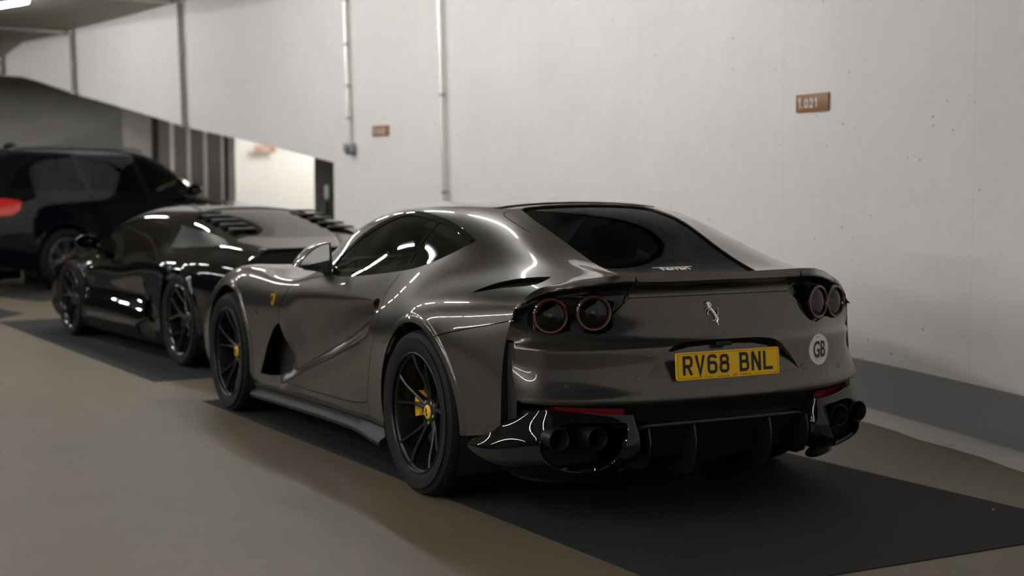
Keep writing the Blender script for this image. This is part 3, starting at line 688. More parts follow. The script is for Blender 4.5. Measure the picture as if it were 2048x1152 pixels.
# --- things fixed to the tail surface
def ont(y, z, h): y = np.array([y]); z = np.array([z]); return (ST.P(y, z)+ST.N(y, z)*h)[0]
def disc_on(name, cy, cz, ry, rz, h, m, parent, label=None, n=40):
    G = [[ont(cy+ry*k*math.cos(2*PI*i/n), cz+rz*k*math.sin(2*PI*i/n), hh) for i in range(n)] for k, hh in ((.02, h), (.25, h), (.5, h), (.75, h), (1, h), (1.001, -.002))]
    return MB().grid(np.array(G), True).build(name, m, parent, label)
GB = disc_on('country_sticker', -.530, .6525, .072, .0655, .0012, mat('sticker_white', (.85, .84, .82), .5), CAR, 'white oval sticker reading GB')
text_mesh('sticker_letters', 'GB', .096, INK, GB, lambda a, b: ont(-.530-a, .6525+b*1.0-.002, .0024), .0022, .72)
for y_, z_ in ((.6925, .568), (.4145, .592), (-.4145, .592), (-.6925, .568)): disc_on('parking_sensor', y_, z_, .0095, .0095, .0008, mat('sensor_grey', (.09, .085, .08), .3, .6, coat=1), CAR, n=20)
for s in (1, -1):
    for y_, z_ in ((.6925, .568), (.4145, .592)):
        mb = MB(); P = [ont(s*y_+.0105*math.cos(2*PI*i/24), z_+.0105*math.sin(2*PI*i/24), .0004) for i in range(24)]; mb.tube(P, .0009, 5, closed=True); mb.build('sensor_gap', MATTE, CAR)
# rear camera under the plate recess lip
MB().box((-.962, .012, .714), (.022, .07, .018), .006).build('rear_view_camera', MATTE, CAR)
# rearing horse badge in relief, built from rounded limbs
hp = lambda a, b, h=.004: ont(.036-a*1.0, .8365+b, h)
mb = MB()
def limb(q, r, h=.004): mb.tube([hp(a/1000, b/1000, h) for a, b in q], [x/1000 for x in r], 8)
limb([(14, -18), (9, -6), (0, 8), (-9, 19)], [7, 7.5, 8.5, 7])            # trunk
limb([(-9, 19), (-12, 32), (-14, 42)], [7.5, 6, 4.5])                      # neck
limb([(-14, 43), (-22, 41), (-28, 35)], [4.6, 3.8, 2.4])                   # head
limb([(-12, 45), (-12, 51)], [2, .8]); limb([(-8, 42), (-1, 34), (0, 24)], [2.5, 2.8, 1.5])   # ear, mane
limb([(-11, 15), (-24, 18), (-31, 10), (-34, 4)], [4, 3, 2.2, 1.8]); limb([(-8, 12), (-20, 6), (-24, -4), (-20, -10)], [4, 3, 2.2, 1.8])
limb([(15, -18), (22, -28), (14, -38), (18, -50), (12, -52)], [7, 4.5, 3, 2.4, 1.8])
limb([(12, -20), (6, -31), (-8, -32), (-12, -36)], [6, 4, 2.4, 1.8])
limb([(18, -14), (27, -6), (25, 6), (31, 14), (27, 24)], [3, 3, 2.4, 2.2, .8])
mb.build('horse_badge', CHROME, CAR, 'chrome rearing horse badge', ang=80)
# script badge on the rear glass
def onr(x, y, h):
    vv = np.linspace(10.0, 12.0, 300); P = SA.raw(np.full(300, x), vv); v = np.interp(-abs(y), -P[:, 1], vv); q = SA.raw(np.array([x]), np.array([v]))[0]; return np.array([x, y, q[2]+h])
def scr(a, b): x = -.625+b*.95; return onr(x, .035-a, .004+max(0, 0)*b)
text_mesh('script_badge', 'Ferrari', .066, CHROME, CAR, lambda a, b: scr(a, b-.012), .0010, .80, label='chrome script badge', shear=.1)
V, F = stroke([(-.098, .014), (.104, .014)], .006); mk('script_badge_bar', [scr(a, b) for a, b in V], F, CHROME, CAR)

# --- lower tail: gloss black exhaust surrounds, tips, diffuser
class Hous:
    """t runs round the corner (0 wheel side .. 1 inner end), s from top 0 to bottom 1"""
    cx = staticmethod(sp([0, .14, .28, .45, .64, .76, .82, .88, 1.0], [[-.44,.915,0], [-.62,.912,0], [-.765,.858,0], [-.875,.73,0], [-.955,.58,0], [-.990,.485,0], [-.985,.455,0], [-.955,.440,0], [-.80,.43,0]]))
    zt = staticmethod(sp([0, .12, .20, .28, .36, .45, .64, 1], [.335, .378, .415, .450, .474, .474, .460, .452])); zb = staticmethod(sp([0, .12, .27, .5, .7, .82, 1], [.255, .198, .175, .17, .185, .22, .25]))
    def __init__(s, sg): s.sg = sg
    def P(s, t, q):
        t = np.asarray(t, float); q = np.asarray(q, float); c = s.cx(t); e = 1e-3; d = s.cx(np.clip(t+e, 0, 1))-s.cx(np.clip(t-e, 0, 1)); n = np.stack([-d[..., 1]*0+d[..., 1], -d[..., 0]], -1)
        n = n/(np.linalg.norm(n, axis=-1, keepdims=True)+1e-12)                      # outwards
        b = -.012+.034*sm((q+.12)/.62)-.12*sm((q-.62)/.38)**1.3*(1-.6*sm((t-.8)/.1))
        x = c[..., 0]+n[..., 0]*b; y = c[..., 1]+n[..., 1]*b; z = s.zt(t)+(s.zb(t)-s.zt(t))*q
        return np.stack([x, s.sg*y, z], -1)
    def N(s, t, q):
        e = 1e-3; a = s.P(t+e, q)-s.P(t-e, q); b = s.P(t, q+e)-s.P(t, q-e); n = np.cross(b, a)*s.sg
        n /= np.linalg.norm(n, axis=-1, keepdims=True)+1e-12; return n
HOLE = smoothpoly([(.43,.20),(.52,.13),(.66,.11),(.735,.125),(.745,.25),(.71,.52),(.66,.70),(.59,.80),(.48,.80),(.40,.70),(.365,.52),(.38,.32)], .02, True, 1)
for sg in (1, -1):
    H = Hous(sg)
    def cls_h(P): c = np.full(len(P), 'h', dtype='U4'); c[inpoly(P, HOLE)] = ''; return c
    g = patches(H, (0, 1, 0, 1), [HOLE], cls_h, step=(.014, .035), wall_depth=.012)['h']
    n = g[2]; put('exhaust_surround', g, BLACKP, CAR, 'gloss black exhaust surround')
    hh = lambda a, q, o: H.P(np.array([a]), np.array([q]))[0]+H.N(np.array([a]), np.array([q]))[0]*o
    MB().tube([hh(a, q, .001) for a, q in HOLE[::2]], .0035, 6, closed=True).build('surround_lip', BLACKP, CAR)
    for cy, cxx in ((.757, -.905), (.612, -.955)):
        c = Vector((cxx, sg*cy, .366)); t = MB().lathe([(.040, -.02), (.0415, -.002), (.044, .0), (.0475, -.003), (.049, -.02), (.050, -.20)], c, (-1, 0, -.02), 40).build('exhaust_tip', TIP, CAR)
        MB().lathe([(.041, -.003), (.038, -.10), (.0001, -.14)], c, (-1, 0, -.02), 30).build('pipe_bore', MATTE, t)
    box('exhaust_cavity', (-.74, sg*.66, .35), (.10, .30, .22), MATTE, CAR)
    P = [ont(sg*y_, z_, .003) for y_, z_ in ((.745,.4885),(.62,.4815),(.478,.4755))]; Q = [np.array(p)-np.array([-.012, 0, .030]) for p in (P[0]*1.0, P[1]*1.0, P[2]*1.0)]
    Q[0] = Q[0]+np.array([0, -sg*.03, 0]); R_ = [p+np.array([.04, 0, 0]) for p in P]; S_ = [p+np.array([.04, 0, 0]) for p in Q]
    MB().grid(np.array([P, [q+np.array([-.004, 0, 0]) for q in Q], S_, R_]), False).build('rear_reflector', REFL, CAR, 'slim red reflector above the exhausts')
    # mesh-filled gap between side panel and bumper
    zs = np.linspace(.40, .735, 12); A_ = [(-.655, sg*.872, z) for z in zs]; B_ = [(-.715, sg*.845, z) for z in zs]
    MB().grid(np.array([A_, B_])).build('side_gap_mesh', mat('gap_mesh', (.015, .015, .015), .6, bump=(500, 1, .003)), CAR)
# diffuser plate with upright fins
DP = [(.462,.318),(.452,.345),(.430,.378),(.405,.394),(.375,.401),(0,.406)]; DP = DP+[(-a, b) for a, b in DP[::-1][1:]]
def dif(y, z, o=0): return (-.985+(.406-z)*.55+.04*(y/.46)**2+o, y, z)
T = [dif(y, z) for y, z in DP]; B = [dif(y*.97, .225+.06*abs(y/.462)**3, 0) for y, z in DP]
P_ = [[(a[0]+.02, a[1], a[2]+.0) for a in T], T, [(a[0]-.002, a[1], a[2]-.006) for a in T], [((a[0]+b[0])/2+.012, (a[1]+b[1])/2, (a[2]+b[2])/2) for a, b in zip(T, B)], B, [(a[0]+.3, a[1], a[2]-.09) for a in B]]
DF = MB().grid(np.array(P_)).build('diffuser', CARBON, CAR, 'black rear diffuser')
MB().tube([(a[0]-.001, a[1], a[2]) for a in T], .0028, 6).build('diffuser_edge', mat('edge_black', (.06, .06, .06), .35), DF)  # slightly paler black along the top edge of the diffuser
for y_, dz in ((.385, .04), (.165, 0), (-.215, 0), (-.41, .04)):
    o = .5*(1 if y_ > 0 else -1)*.02
    V = [(-.975, y_, .392), (-.99, y_, .33), (-.985, y_, .25+dz), (-.96, y_, .195+dz), (-.91, y_, .175+dz), (-.72, y_, .175+dz), (-.86, y_, .30)]
    n = len(V); W = [(a, b-.004, c) for a, b, c in V]+[(a, b+.004, c) for a, b, c in V]
    MB().add(W, [tuple(range(n)), tuple(range(n, 2*n))[::-1]]+[(i, (i+1) % n, (i+1) % n+n, i+n) for i in range(n)]).build('diffuser_fin', CARBON, DF)
P_ = [[(-.96+.04*(y/.5)**2, y, .395), (-.90, y, .40), (-.6, y, .42)] for y in np.linspace(-.5, .5, 9)]
MB().grid(np.array(P_)).build('lower_bumper_underside', MATTE, CAR)

# --- wheels
def wheel(parent, c, s, R, wd, rr, style, m_rim, cal, capm, tyre=RUBBER, rim_r=.271, hubin=.075, bolts=5, calm=YEL):
    """c: centre of the wheel, s: +1 left / -1 right; outward axis is s*y"""
    ax = Vector((0, s, 0)); c = Vector(c); h = wd/2; k = rim_r/.271
    P = lambda r, a, o: c+Vector((r*math.cos(a), s*o, r*math.sin(a)))
    prof = [(.258*k, h-.010), (.262*k, h-.004), (.268*k, h-.006), (.271*k, h-.012), (.265*k, h-.020), (.252*k, h-.028), (.246*k, h-.05), (.244*k, -h+.05), (.258*k, -h+.02)]
    wb = MB().lathe(prof, c, ax, 64).build('wheel', m_rim, parent)
    g = [(.262*k, -h+.014), (.29*k, -h+.002), ((R+.27*k)/2+.01, -h-.004), (R-.035, -h+.003), (R-.012, -h+.014), (R-.002, -h+.035)]
    for gx in (-.30, -.10, .10, .30): x_ = gx*wd; g += [(R, x_-.006), (R-.008, x_-.0045), (R-.008, x_+.0045), (R, x_+.006)]
    g += [(R-.002, h-.035), (R-.012, h-.014), (R-.035, h-.003), ((R+.27*k)/2+.012, h+.004), ((R+.27*k)/2+.004, h+.004), (.292*k, h-.001), (.275*k, h-.006), (.266*k, h-.012)]
    MB().lathe(g, c, ax, 72).build('tyre', tyre, wb)
    ho = h-hubin
    if style == 'twin':
        for i in range(5):
            for d in (-1, 1):
                a0 = math.radians(90+72*i+6*d); a1 = math.radians(90+72*i+15*d)
                st = [(.045, a0, ho+.002, .026, .034), (.09, a0+(a1-a0)*.10, ho+.006, .017, .036), (.14, a0+(a1-a0)*.40, ho+.020, .014, .032), (.20, a0+(a1-a0)*.78, ho+.042, .0125, .026), (.258*k, a1, h-.022, .020, .018)]
                G = []
                for r, a, o, w_, dp in st:
                    t = Vector((-math.sin(a), 0, math.cos(a)))*w_/2; q = P(r, a, 0)-c; n = Vector((0, s, 0))
                    G.append([c+q-t*.9+n*(o-dp), c+q-t+n*(o-.005), c+q-t*.35+n*o, c+q+t*.35+n*o, c+q+t+n*(o-.005), c+q+t*.9+n*(o-dp)])
                MB().grid(np.array([[list(x) for x in r_] for r_ in G]), True).build('spoke', m_rim, wb, ang=40)
    else:
        n_ = 5 if style == 'y' else 7
        for i in range(n_):
            for d in (-1, 1):
                a0 = math.radians(90+360/n_*i+(2 if style == 'y' else 3)*d); a1 = math.radians(90+360/n_*i+(22 if style == 'y' else 9)*d); am = a0+(a1-a0)*(.15 if style == 'y' else .5)
                st = [(.04*k, a0, ho, .04, .035), (.13*k, am, ho+.012, .026, .032), (.19*k, a0+(a1-a0)*.7, ho+.035, .020, .026), (.258*k, a1, h-.02, .026, .018)]
                G = []
                for r, a, o, w_, dp in st:
                    t = Vector((-math.sin(a), 0, math.cos(a)))*w_/2; q = P(r, a, 0)-c; n = Vector((0, s, 0))
                    G.append([c+q-t+n*(o-dp), c+q-t*.8+n*o, c+q+t*.8+n*o, c+q+t+n*(o-dp)])
                MB().grid(np.array([[list(x) for x in r_] for r_ in G]), True).build('spoke', m_rim, wb)
    MB().lathe([(.058, ho-.04), (.060, ho-.006), (.052, ho+.004), (.034, ho+.008), (.033, ho+.002)], c, ax, 32).build('hub', m_rim, wb)
    cc = MB().lathe([(.033, ho+.002), (.032, ho+.011), (.028, ho+.014), (.0001, ho+.015)], c, ax, 32).build('centre_cap', capm, wb)
    if bolts: 
        for i in range(bolts): a = math.radians(54+72*i); q = P(.049, a, ho-.004); MB().lathe([(.0085, 0), (.0085, .010), (.005, .012), (.0001, .006)], q, ax, 10).build('wheel_bolt', mat('bolt_steel', (.25, .25, .25), .35, 1), wb)
    MB().lathe([(.07, .02), (.195*k, .02), (.197*k, .018), (.197*k, -.012), (.07, -.012)], c, ax, 48).build('brake_disc', mat('brake_disc', (.06, .058, .055), .38, .5), wb)
    MB().lathe([(.05, ho-.03), (.075, .045), (.105, .03), (.11, .0)], c, ax, 32).build('disc_bell', SATIN, wb)
    for a0, a1, r0, r1, o0, o1 in cal:
        G = []
        for i in range(9):
            a = math.radians(a0+(a1-a0)*i/8); e = .004 if i in (0, 8) else 0
            G.append([list(P(r0+e, a, o0)), list(P(r0+e, a, o1-.01)), list(P(r0+.008, a, o1)), list(P(r1-.010, a, o1)), list(P(r1-e, a, o1-.012)), list(P(r1-e, a, o0))])
        b = MB(); b.grid(np.array(G), True); b.F.append(tuple(range(6))[::-1]); b.F.append(tuple(range(48, 54))); b.build('brake_caliper', calm, wb)
    return wb, ho
WC = [((0, .822, .362), .364, .300), ((2.72, .833, .352), .354, .272)]
for (cx_, cy_, cz_), R, wd in WC:
    for s in (1, -1):
        cal = [(-14, 20, .150, .208, -.03, .055), (84, 112, .150, .208, -.03, .055)] if cx_ < 1 else [(158, 200, .12, .212, -.03, .055)]
        wb, ho = wheel(CAR, (cx_, s*cy_, R), s, R, wd, 0, 'twin', RIMM, cal, YEL)
        q = Vector((cx_, s*(cy_+ho+.0155), R)); b = MB()
        b.tube([q+Vector((.006, 0, .018)), q+Vector((-.002, 0, .010)), q+Vector((.004, 0, .0)), q+Vector((-.006, 0, -.008)), q+Vector((.0, 0, -.018))], [.002, .004, .005, .004, .002], 6); b.build('cap_emblem', INK, wb)
    for s in (1, -1):   # wheel housings
        b = MB(); G = []
        for i in range(25):
            a = math.radians(-30+240*i/24); G.append([(cx_+.412*math.cos(a), s*y, .352+.412*math.sin(a)) for y in (.60, .945)])
        b.grid(np.array(G)); b.build('wheel_housing', MATTE, CAR)
        box('housing_wall', (cx_, s*.59, .42), (.84, .02, .64), MATTE, CAR)

# --- sills, floor, vents
SK = [(.80,.30),(.915,.275),(.930,.262),(.934,.235),(.924,.222),(.926,.208),(.948,.196),(.957,.184),(.955,.168),(.93,.158),(.80,.155)]
for s in (1, -1):
    G = []
    for x_ in np.concatenate([np.linspace(2.33, .85, 16), np.linspace(.80, .39, 8)]):
        f = float(sm((.80-x_)/.35)); lift = float(np.interp(x_, [.4, .6, 1.2, 2.0, 2.33], [.0, .010, .004, -.018, -.030]))
        G.append([(x_, s*(y+(f*.018 if z < .215 else -f*.004)-(.012 if x_ > 2.2 else 0)*(x_-2.2)*4), z+lift-(f*.012 if z < .215 else 0)) for y, z in SK])
    b = MB().grid(np.array(G)); b.F.append(tuple(range(11))); b.F.append(tuple(range(23*11, 24*11))[::-1]); b.build('side_skirt', SATIN, CAR, 'black side skirt blade')
box('underbody', (1.4, 0, .19), (3.9, 1.5, .06), MATTE, CAR, .02)
box('cabin_tub', (.9, 0, .40), (1.9, 1.60, .30), INSIDE, CAR, .05)
box('rear_bulkhead', (-.45, 0, .62), (.5, 1.2, .5), INSIDE, CAR, .05)
box('rear_crash_structure', (-.74, 0, .66), (.16, 1.3, .34), MATTE, CAR, .04)
for s in (1, -1):
    box('vent_lining', (1.96, s*.80, .42), (.44, .05, .46), MATTE, CAR); box('vent_lining', (1.72, s*.80, .40), (.03, .12, .42), MATTE, CAR)
    MB().tube([(.64, s*.83, .79), (.57, s*.82, .79), (.54, s*.80, .78)], [.05, .05, .03], 12).build('intake_duct', MATTE, CAR)
    # slit grille: fine upright slats on a dark back
    v0 = MB(); q0 = SA.raw(np.linspace(-.34, -.69, 40), np.linspace(6.7, 8.3, 40))
    n0 = SA.N(np.linspace(-.34, -.69, 40), np.linspace(6.7, 8.3, 40)); up_ = SA.raw(np.linspace(-.34, -.69, 40), np.linspace(6.42, 7.55, 40)); dn = SA.raw(np.linspace(-.34, -.69, 40), np.linspace(7.0, 8.95, 40))
    a_ = (up_-n0*.026)*[1, s, 1]; b_ = (dn-n0*.026)*[1, s, 1]; v0.grid(np.array([a_, b_])); v0.build('slit_backing', MATTE, CAR)
    v1 = MB()
    for i in range(1, 39):
        v1.tube([a_[i]+n0[i]*[1, s, 1]*.009, b_[i]+n0[i]*[1, s, 1]*.009], .0012, 4)
    tag(v1.build('slit_grille_bars', SATIN, CAR), kind='stuff')
# --- door mirror
def ell(name, c, r, m, parent, cut=None, R=None, label=None):
    bm = bmesh.new(); bmesh.ops.create_uvsphere(bm, u_segments=28, v_segments=18, radius=1)
    for v in bm.verts: v.co = Vector((v.co.x*r[0], v.co.y*r[1], v.co.z*r[2]))
    if cut: bmesh.ops.bisect_plane(bm, geom=bm.verts[:]+bm.edges[:]+bm.faces[:], plane_co=cut[0], plane_no=cut[1], clear_outer=True)
    me = bpy.data.meshes.new(name); Mt = Matrix.Translation(c) @ (R or Matrix.Identity(4)); bm.transform(Mt)
    for f in bm.faces: f.smooth = True
    bm.to_mesh(me); bm.free(); me.materials.append(m); o = bpy.data.objects.new(name, me); COL.objects.link(o); o.parent = parent
    if label: o['label'] = label
    return o
MGL = [(0.826,1.050),(0.868,1.043),(0.909,1.018),(0.945,0.985),(0.970,0.955),(0.981,0.937),(0.924,0.943),(0.869,0.955),(0.824,0.964)]
MHO = [(0.820,1.058),(0.868,1.051),(0.912,1.026),(0.951,0.991),(0.978,0.958),(0.990,0.935),(0.946,0.918),(0.869,0.900),(0.803,0.890),(0.813,0.964)]
for s in (1, -1):
    def ring(x, k, pts, c=None):
        c = c or (sum(p[0] for p in pts)/len(pts), sum(p[1] for p in pts)/len(pts)); return [(x+(c[0]+(a-c[0])*k-.95)*.21, s*(c[0]+(a-c[0])*k), c[1]+(b-c[1])*k) for a, b in pts]
    n = len(MHO); G = [ring(1.40, .93, MHO), ring(1.392, .98, MHO), ring(1.40, 1.0, MHO), ring(1.46, .99, MHO), ring(1.52, .88, MHO), ring(1.555, .66, MHO), ring(1.572, .35, MHO), ring(1.577, .03, MHO)]
    w0 = MB().grid(np.array(G), True).build('door_mirror', PAINT, CAR, 'grey wing mirror')
    V = ring(1.3985, .97, MGL); mk('mirror_glass', V, [tuple(range(len(V)))], mat('mirror_glass', (.75, .78, .78), .02, 1), w0)
    V = ring(1.3995, .95, MHO); mk('mirror_backing', V, [tuple(range(len(V)))], BLACKP, w0)
    b = MB(); b.tube([(1.40, s*.80, .900), (1.44, s*.86, .925), (1.46, s*.93, .94)], [.03, .02, .03], 10); b.build('mirror_stalk', BLACKP, w0)
# shield badge on the front wing
for s in (1, -1):
    b = SA.P(np.array([1.956]), np.array([5.076]))[0]*[1, s, 1]; sh = [(-.026, .036), (.026, .036), (.028, .01), (.020, -.018), (0, -.040), (-.020, -.018), (-.028, .01)]
    fb = lambda a, c, h: tuple(b+np.array([a, s*(h-.10*c), c]))
    V = [fb(a, c, .006) for a, c in sh]+[fb(a, c, -.004) for a, c in sh]; n = 7
    o = MB().add(V, [tuple(range(n)), tuple(range(n, 14))[::-1]]+[(i, (i+1) % n, (i+1) % n+n, i+n) for i in range(n)]).build('shield_badge', mat('badge_yellow', (.62, .40, .03), .3, coat=1), CAR, 'yellow enamel shield badge')
    V = [fb(a, c, .0068) for a, c in ((-.026, .036), (.026, .036), (.0265, .029), (-.0265, .029))]; mk('badge_stripe', V, [(0, 1, 2, 3)], CHROMED, o)
    m2 = MB(); m2.tube([fb(.004, .020, .007), fb(-.003, .008, .008), fb(.003, -.004, .008), fb(-.002, -.022, .007)], [.003, .006, .006, .002], 6); m2.tube([fb(-.003, .008, .008), fb(-.012, .012, .007)], [.003, .001], 6); m2.build('badge_emblem', INK, o)
    b2 = SA.P(np.array([2.20]), np.array([4.1]))[0]*[1, s, 1]; MB().lathe([(.013, 0), (.013, .004), (.0001, .007)], b2, (0, s, 0), 16).build('side_repeater', CHROMED, CAR)
# --- cabin
def seat(parent, x, y, z, name='seat', m=SEAT):
    st = MB(); st.box((x, y, z+.06), (.50, .50, .16), .06); o = st.build(name, m, parent)
    R = Matrix.Rotation(math.radians(-18), 3, 'Y'); b = MB(); b.box((x-.30, y, z+.36), (.15, .48, .62), .06, R)
    b.build('seat_back', m, o); b = MB(); b.box((x-.43, y, z+.70), (.10, .28, .20), .045, R); b.build('head_rest', m, o); return o
for s in (1, -1): seat(CAR, .95, s*.38, .36)
b = MB(); b.box((1.68, 0, .78), (.42, 1.40, .22), .08); b.build('dashboard', INSIDE, CAR)
b = MB(); cw = Vector((1.32, .38, .82)); Rw = Matrix.Rotation(math.radians(-22), 3, 'Y')
b.tube([cw+Rw @ Vector((0, .18*math.cos(2*PI*i/32), .18*math.sin(2*PI*i/32))) for i in range(32)], .016, 8, closed=True); b.box(cw, (.03, .34, .05), .01, Rw); b.build('steering_wheel', SEAT, CAR)

# ================================================================== the low black supercar and the black SUV
GLE = tint('engine_cover_glass', (.04, .045, .04), fres=1.22)
DKPAINT = paint('gloss_black_paint', (.0045, .0045, .005), 0, .3, .0, .2, 0)
NAVYP = paint('black_blue_paint', (.002, .003, .007), 0, .3, .0, .2, 0)
SATGREY = mat('satin_grey_panel', (.008, .008, .0075), .4, spec=.3)
RIMB = mat('black_alloy', (.016, .016, .016), .2, .3, coat=1); RIMS = mat('silver_alloy', (.33, .33, .33), .35, .9)
NOCAL = [(-20, 25, .12, .2, -.03, .055)]
def put_pieces(name, g, m, parent):
    """one part per separate piece, on both sides"""
    V, F, N = g; lab = np.arange(len(V)); key = {tuple(v): i for i, v in enumerate(np.round(V, 5).tolist())}; can = np.array([key[tuple(v)] for v in np.round(V, 5).tolist()])
    lab = can.copy()
    for _ in range(400):
        mn = lab[F].min(1); new = lab.copy(); np.minimum.at(new, F.ravel(), np.repeat(mn, 3)); np.minimum.at(new, can, new); new = new[can]
        if (new == lab).all(): break
        lab = new
    for l in np.unique(lab[F[:, 0]]):
        k = lab[F[:, 0]] == l
        if k.sum() < 6: continue
        ids, inv = np.unique(F[k], return_inverse=True); q = (V[ids], inv.reshape(-1, 3), N[ids])
        put(name, q, m, parent); put(name, flipy(q), m, parent)
def vehicle(name, label, loc, rz, STN, wins, glass, wheelspec, extra_holes=(), extra=(), paintm=DKPAINT, step=(.04, .25), arch=.39, disp=None, divs=(), screens=()):
    root = empty(name, loc, rz, label, 'car'); S = Loft(STN, disp); half = S.K-1
    W = [S.xz(smoothpoly(w_, .03, sc=1) if False else resample(w_, .05, True), half) for w_ in wins]
    holes = []
    for cx_, cz_, r in arch:
        P = S.xz([(a, max(b, STN[0][1][0][1]+.003)) for a, b in circ(cx_, cz_, r, -30, 210, 40)]); holes.append([(P[0][0], -.1)]+P+[(P[-1][0], -.1)])
    X = [(n_, S.xz(resample(p, .05, True), half), m_, o_) for n_, p, m_, o_ in extra]
    sc = [resample(p, .06) for p in screens]; dv = [band(S, S.xz(resample(l, .05), half), wd) for l, wd in divs]
    def cls(P):
        c = np.full(len(P), 'shell', dtype='U12')
        for i, p in enumerate(W): c[inpoly(P, p)] = 'w%d' % i
        for i, (n_, p, m_, o_) in enumerate(X): c[inpoly(P, p)] = 'x%d' % i
        for p in dv: c[inpoly(P, p)] = 'trim'
        for i, p in enumerate(sc): c[inpoly(P, p)] = 's%d' % i
        for h in holes: c[inpoly(P, h)] = ''
        return c
    offs = {'w%d' % i: -.008 for i in range(9)}; offs.update({'s%d' % i: -.008 for i in range(9)}); offs.update({'x%d' % i: X[i][3] for i in range(len(X))})
    g = patches(S, (STN[0][0], STN[-1][0], 0, half), W+holes+[x[1] for x in X]+sc+dv, cls, step=step, wall_depth=.02, offs=offs, walls={'w%d' % i: 0 for i in range(9)})
    put('body_shell', both(g['shell']), paintm, root)
    for i in range(len(W)):
        for q in (g['w%d' % i], flipy(g['w%d' % i])): put('side_window', q, glass[i], root)
    if 'trim' in g:
        put_pieces('window_pillar', g['trim'], BLACKP, root)
    for i in range(len(sc)): put(('windscreen', 'rear_window')[i], both(g['s%d' % i]), GLW if i == 0 else GLE, root)
    for i, (n_, p, m_, o_) in enumerate(X):
        if n_.startswith('='): put(n_[1:], both(g['x%d' % i]), m_, root)
        else:
            for q in (g['x%d' % i], flipy(g['x%d' % i])): put(n_, q, m_, root)
    for k in (0, -1):      # ends
        x_ = STN[k][0]; v = np.linspace(0, half, 24); P = S.P(np.full(24, x_), v); ring = [tuple(p) for p in P]+[(p[0], -p[1], p[2]) for p in P[::-1]]
        mk('rear_panel' if k == 0 else 'nose_panel', ring, [tuple(range(len(ring)))[::(1 if k == 0 else -1)]], paintm if k else BLACKP, root)
    for (cx_, cy_, R, wd, k, st, m_, hub) in wheelspec:
        for s in (1, -1):
            wheel(root, (cx_, s*cy_, R), s, R, wd, 0, st, m_, NOCAL, SATIN, rim_r=k, hubin=hub, bolts=0, calm=SATIN)
            b = MB(); b.grid(np.array([[(cx_+(R+.028)*math.cos(math.radians(a)), s*y, R+(R+.028)*math.sin(math.radians(a))) for y in (.58, .86)] for a in range(-30, 211, 12)])); b.build('wheel_housing', MATTE, root)
            box('housing_wall', (cx_, s*.57, R), (R*1.9, .02, R*1.7), MATTE, root)
    return root, S
ST2 = [
(-.82,[(.80,.20),(.85,.30),(.88,.42),(.89,.55),(.88,.66),(.85,.74),(.78,.80),(.68,.84),(.55,.865),(.3,.875),(0,.88)]),
(-.4,[(.88,.15),(.93,.28),(.95,.42),(.96,.56),(.955,.66),(.93,.75),(.86,.82),(.75,.88),(.62,.915),(.35,.93),(0,.935)]),
(0,[(.90,.13),(.94,.26),(.955,.42),(.965,.56),(.96,.67),(.93,.76),(.86,.835),(.75,.90),(.62,.955),(.35,.99),(0,1.0)]),
(.4,[(.90,.12),(.935,.25),(.935,.40),(.94,.54),(.945,.66),(.93,.75),(.86,.83),(.755,.92),(.62,1.015),(.35,1.06),(0,1.07)]),
(.85,[(.90,.12),(.94,.25),(.92,.40),(.91,.52),(.92,.64),(.912,.72),(.86,.79),(.74,.93),(.61,1.06),(.35,1.125),(0,1.135)]),
(1.4,[(.90,.12),(.93,.25),(.92,.40),(.91,.50),(.905,.60),(.89,.675),(.845,.735),(.72,.92),(.58,1.08),(.35,1.15),(0,1.165)]),
(1.9,[(.90,.12),(.93,.25),(.925,.38),(.91,.50),(.90,.58),(.885,.655),(.83,.705),(.72,.885),(.60,1.04),(.36,1.12),(0,1.14)]),
(2.3,[(.90,.12),(.93,.25),(.925,.38),(.92,.49),(.915,.58),(.89,.645),(.81,.69),(.73,.82),(.64,.93),(.38,1.0),(0,1.02)]),
(2.62,[(.90,.12),(.93,.25),(.94,.40),(.94,.52),(.93,.61),(.90,.67),(.83,.715),(.74,.76),(.62,.81),(.38,.86),(0,.875)]),
(3.0,[(.88,.14),(.92,.25),(.925,.38),(.925,.48),(.91,.56),(.88,.62),(.81,.66),(.72,.675),(.6,.69),(.35,.72),(0,.73)]),
(3.4,[(.78,.14),(.83,.22),(.83,.32),(.81,.40),(.77,.45),(.72,.49),(.65,.515),(.57,.53),(.47,.545),(.28,.56),(0,.565)]),
(3.62,[(.55,.15),(.58,.2),(.58,.26),(.56,.31),(.53,.35),(.49,.37),(.44,.39),(.38,.40),(.3,.41),(.17,.42),(0,.42)])]
def disp2(p, v):
    p = p.copy(); x, y, z = p[..., 0], p[..., 1], p[..., 2]; side = sm((5.2-v)/1.0)
    for cx_ in (0., 2.62):
        d = np.hypot(x-cx_, z-.335); y += .012*(1-sm((d-.40)/.03))*side
    y -= .035*sm((x-.75)/.12)*(1-sm((x-2.1)/.3))*np.exp(-((z-.46)/.10)**2)*side
    return p
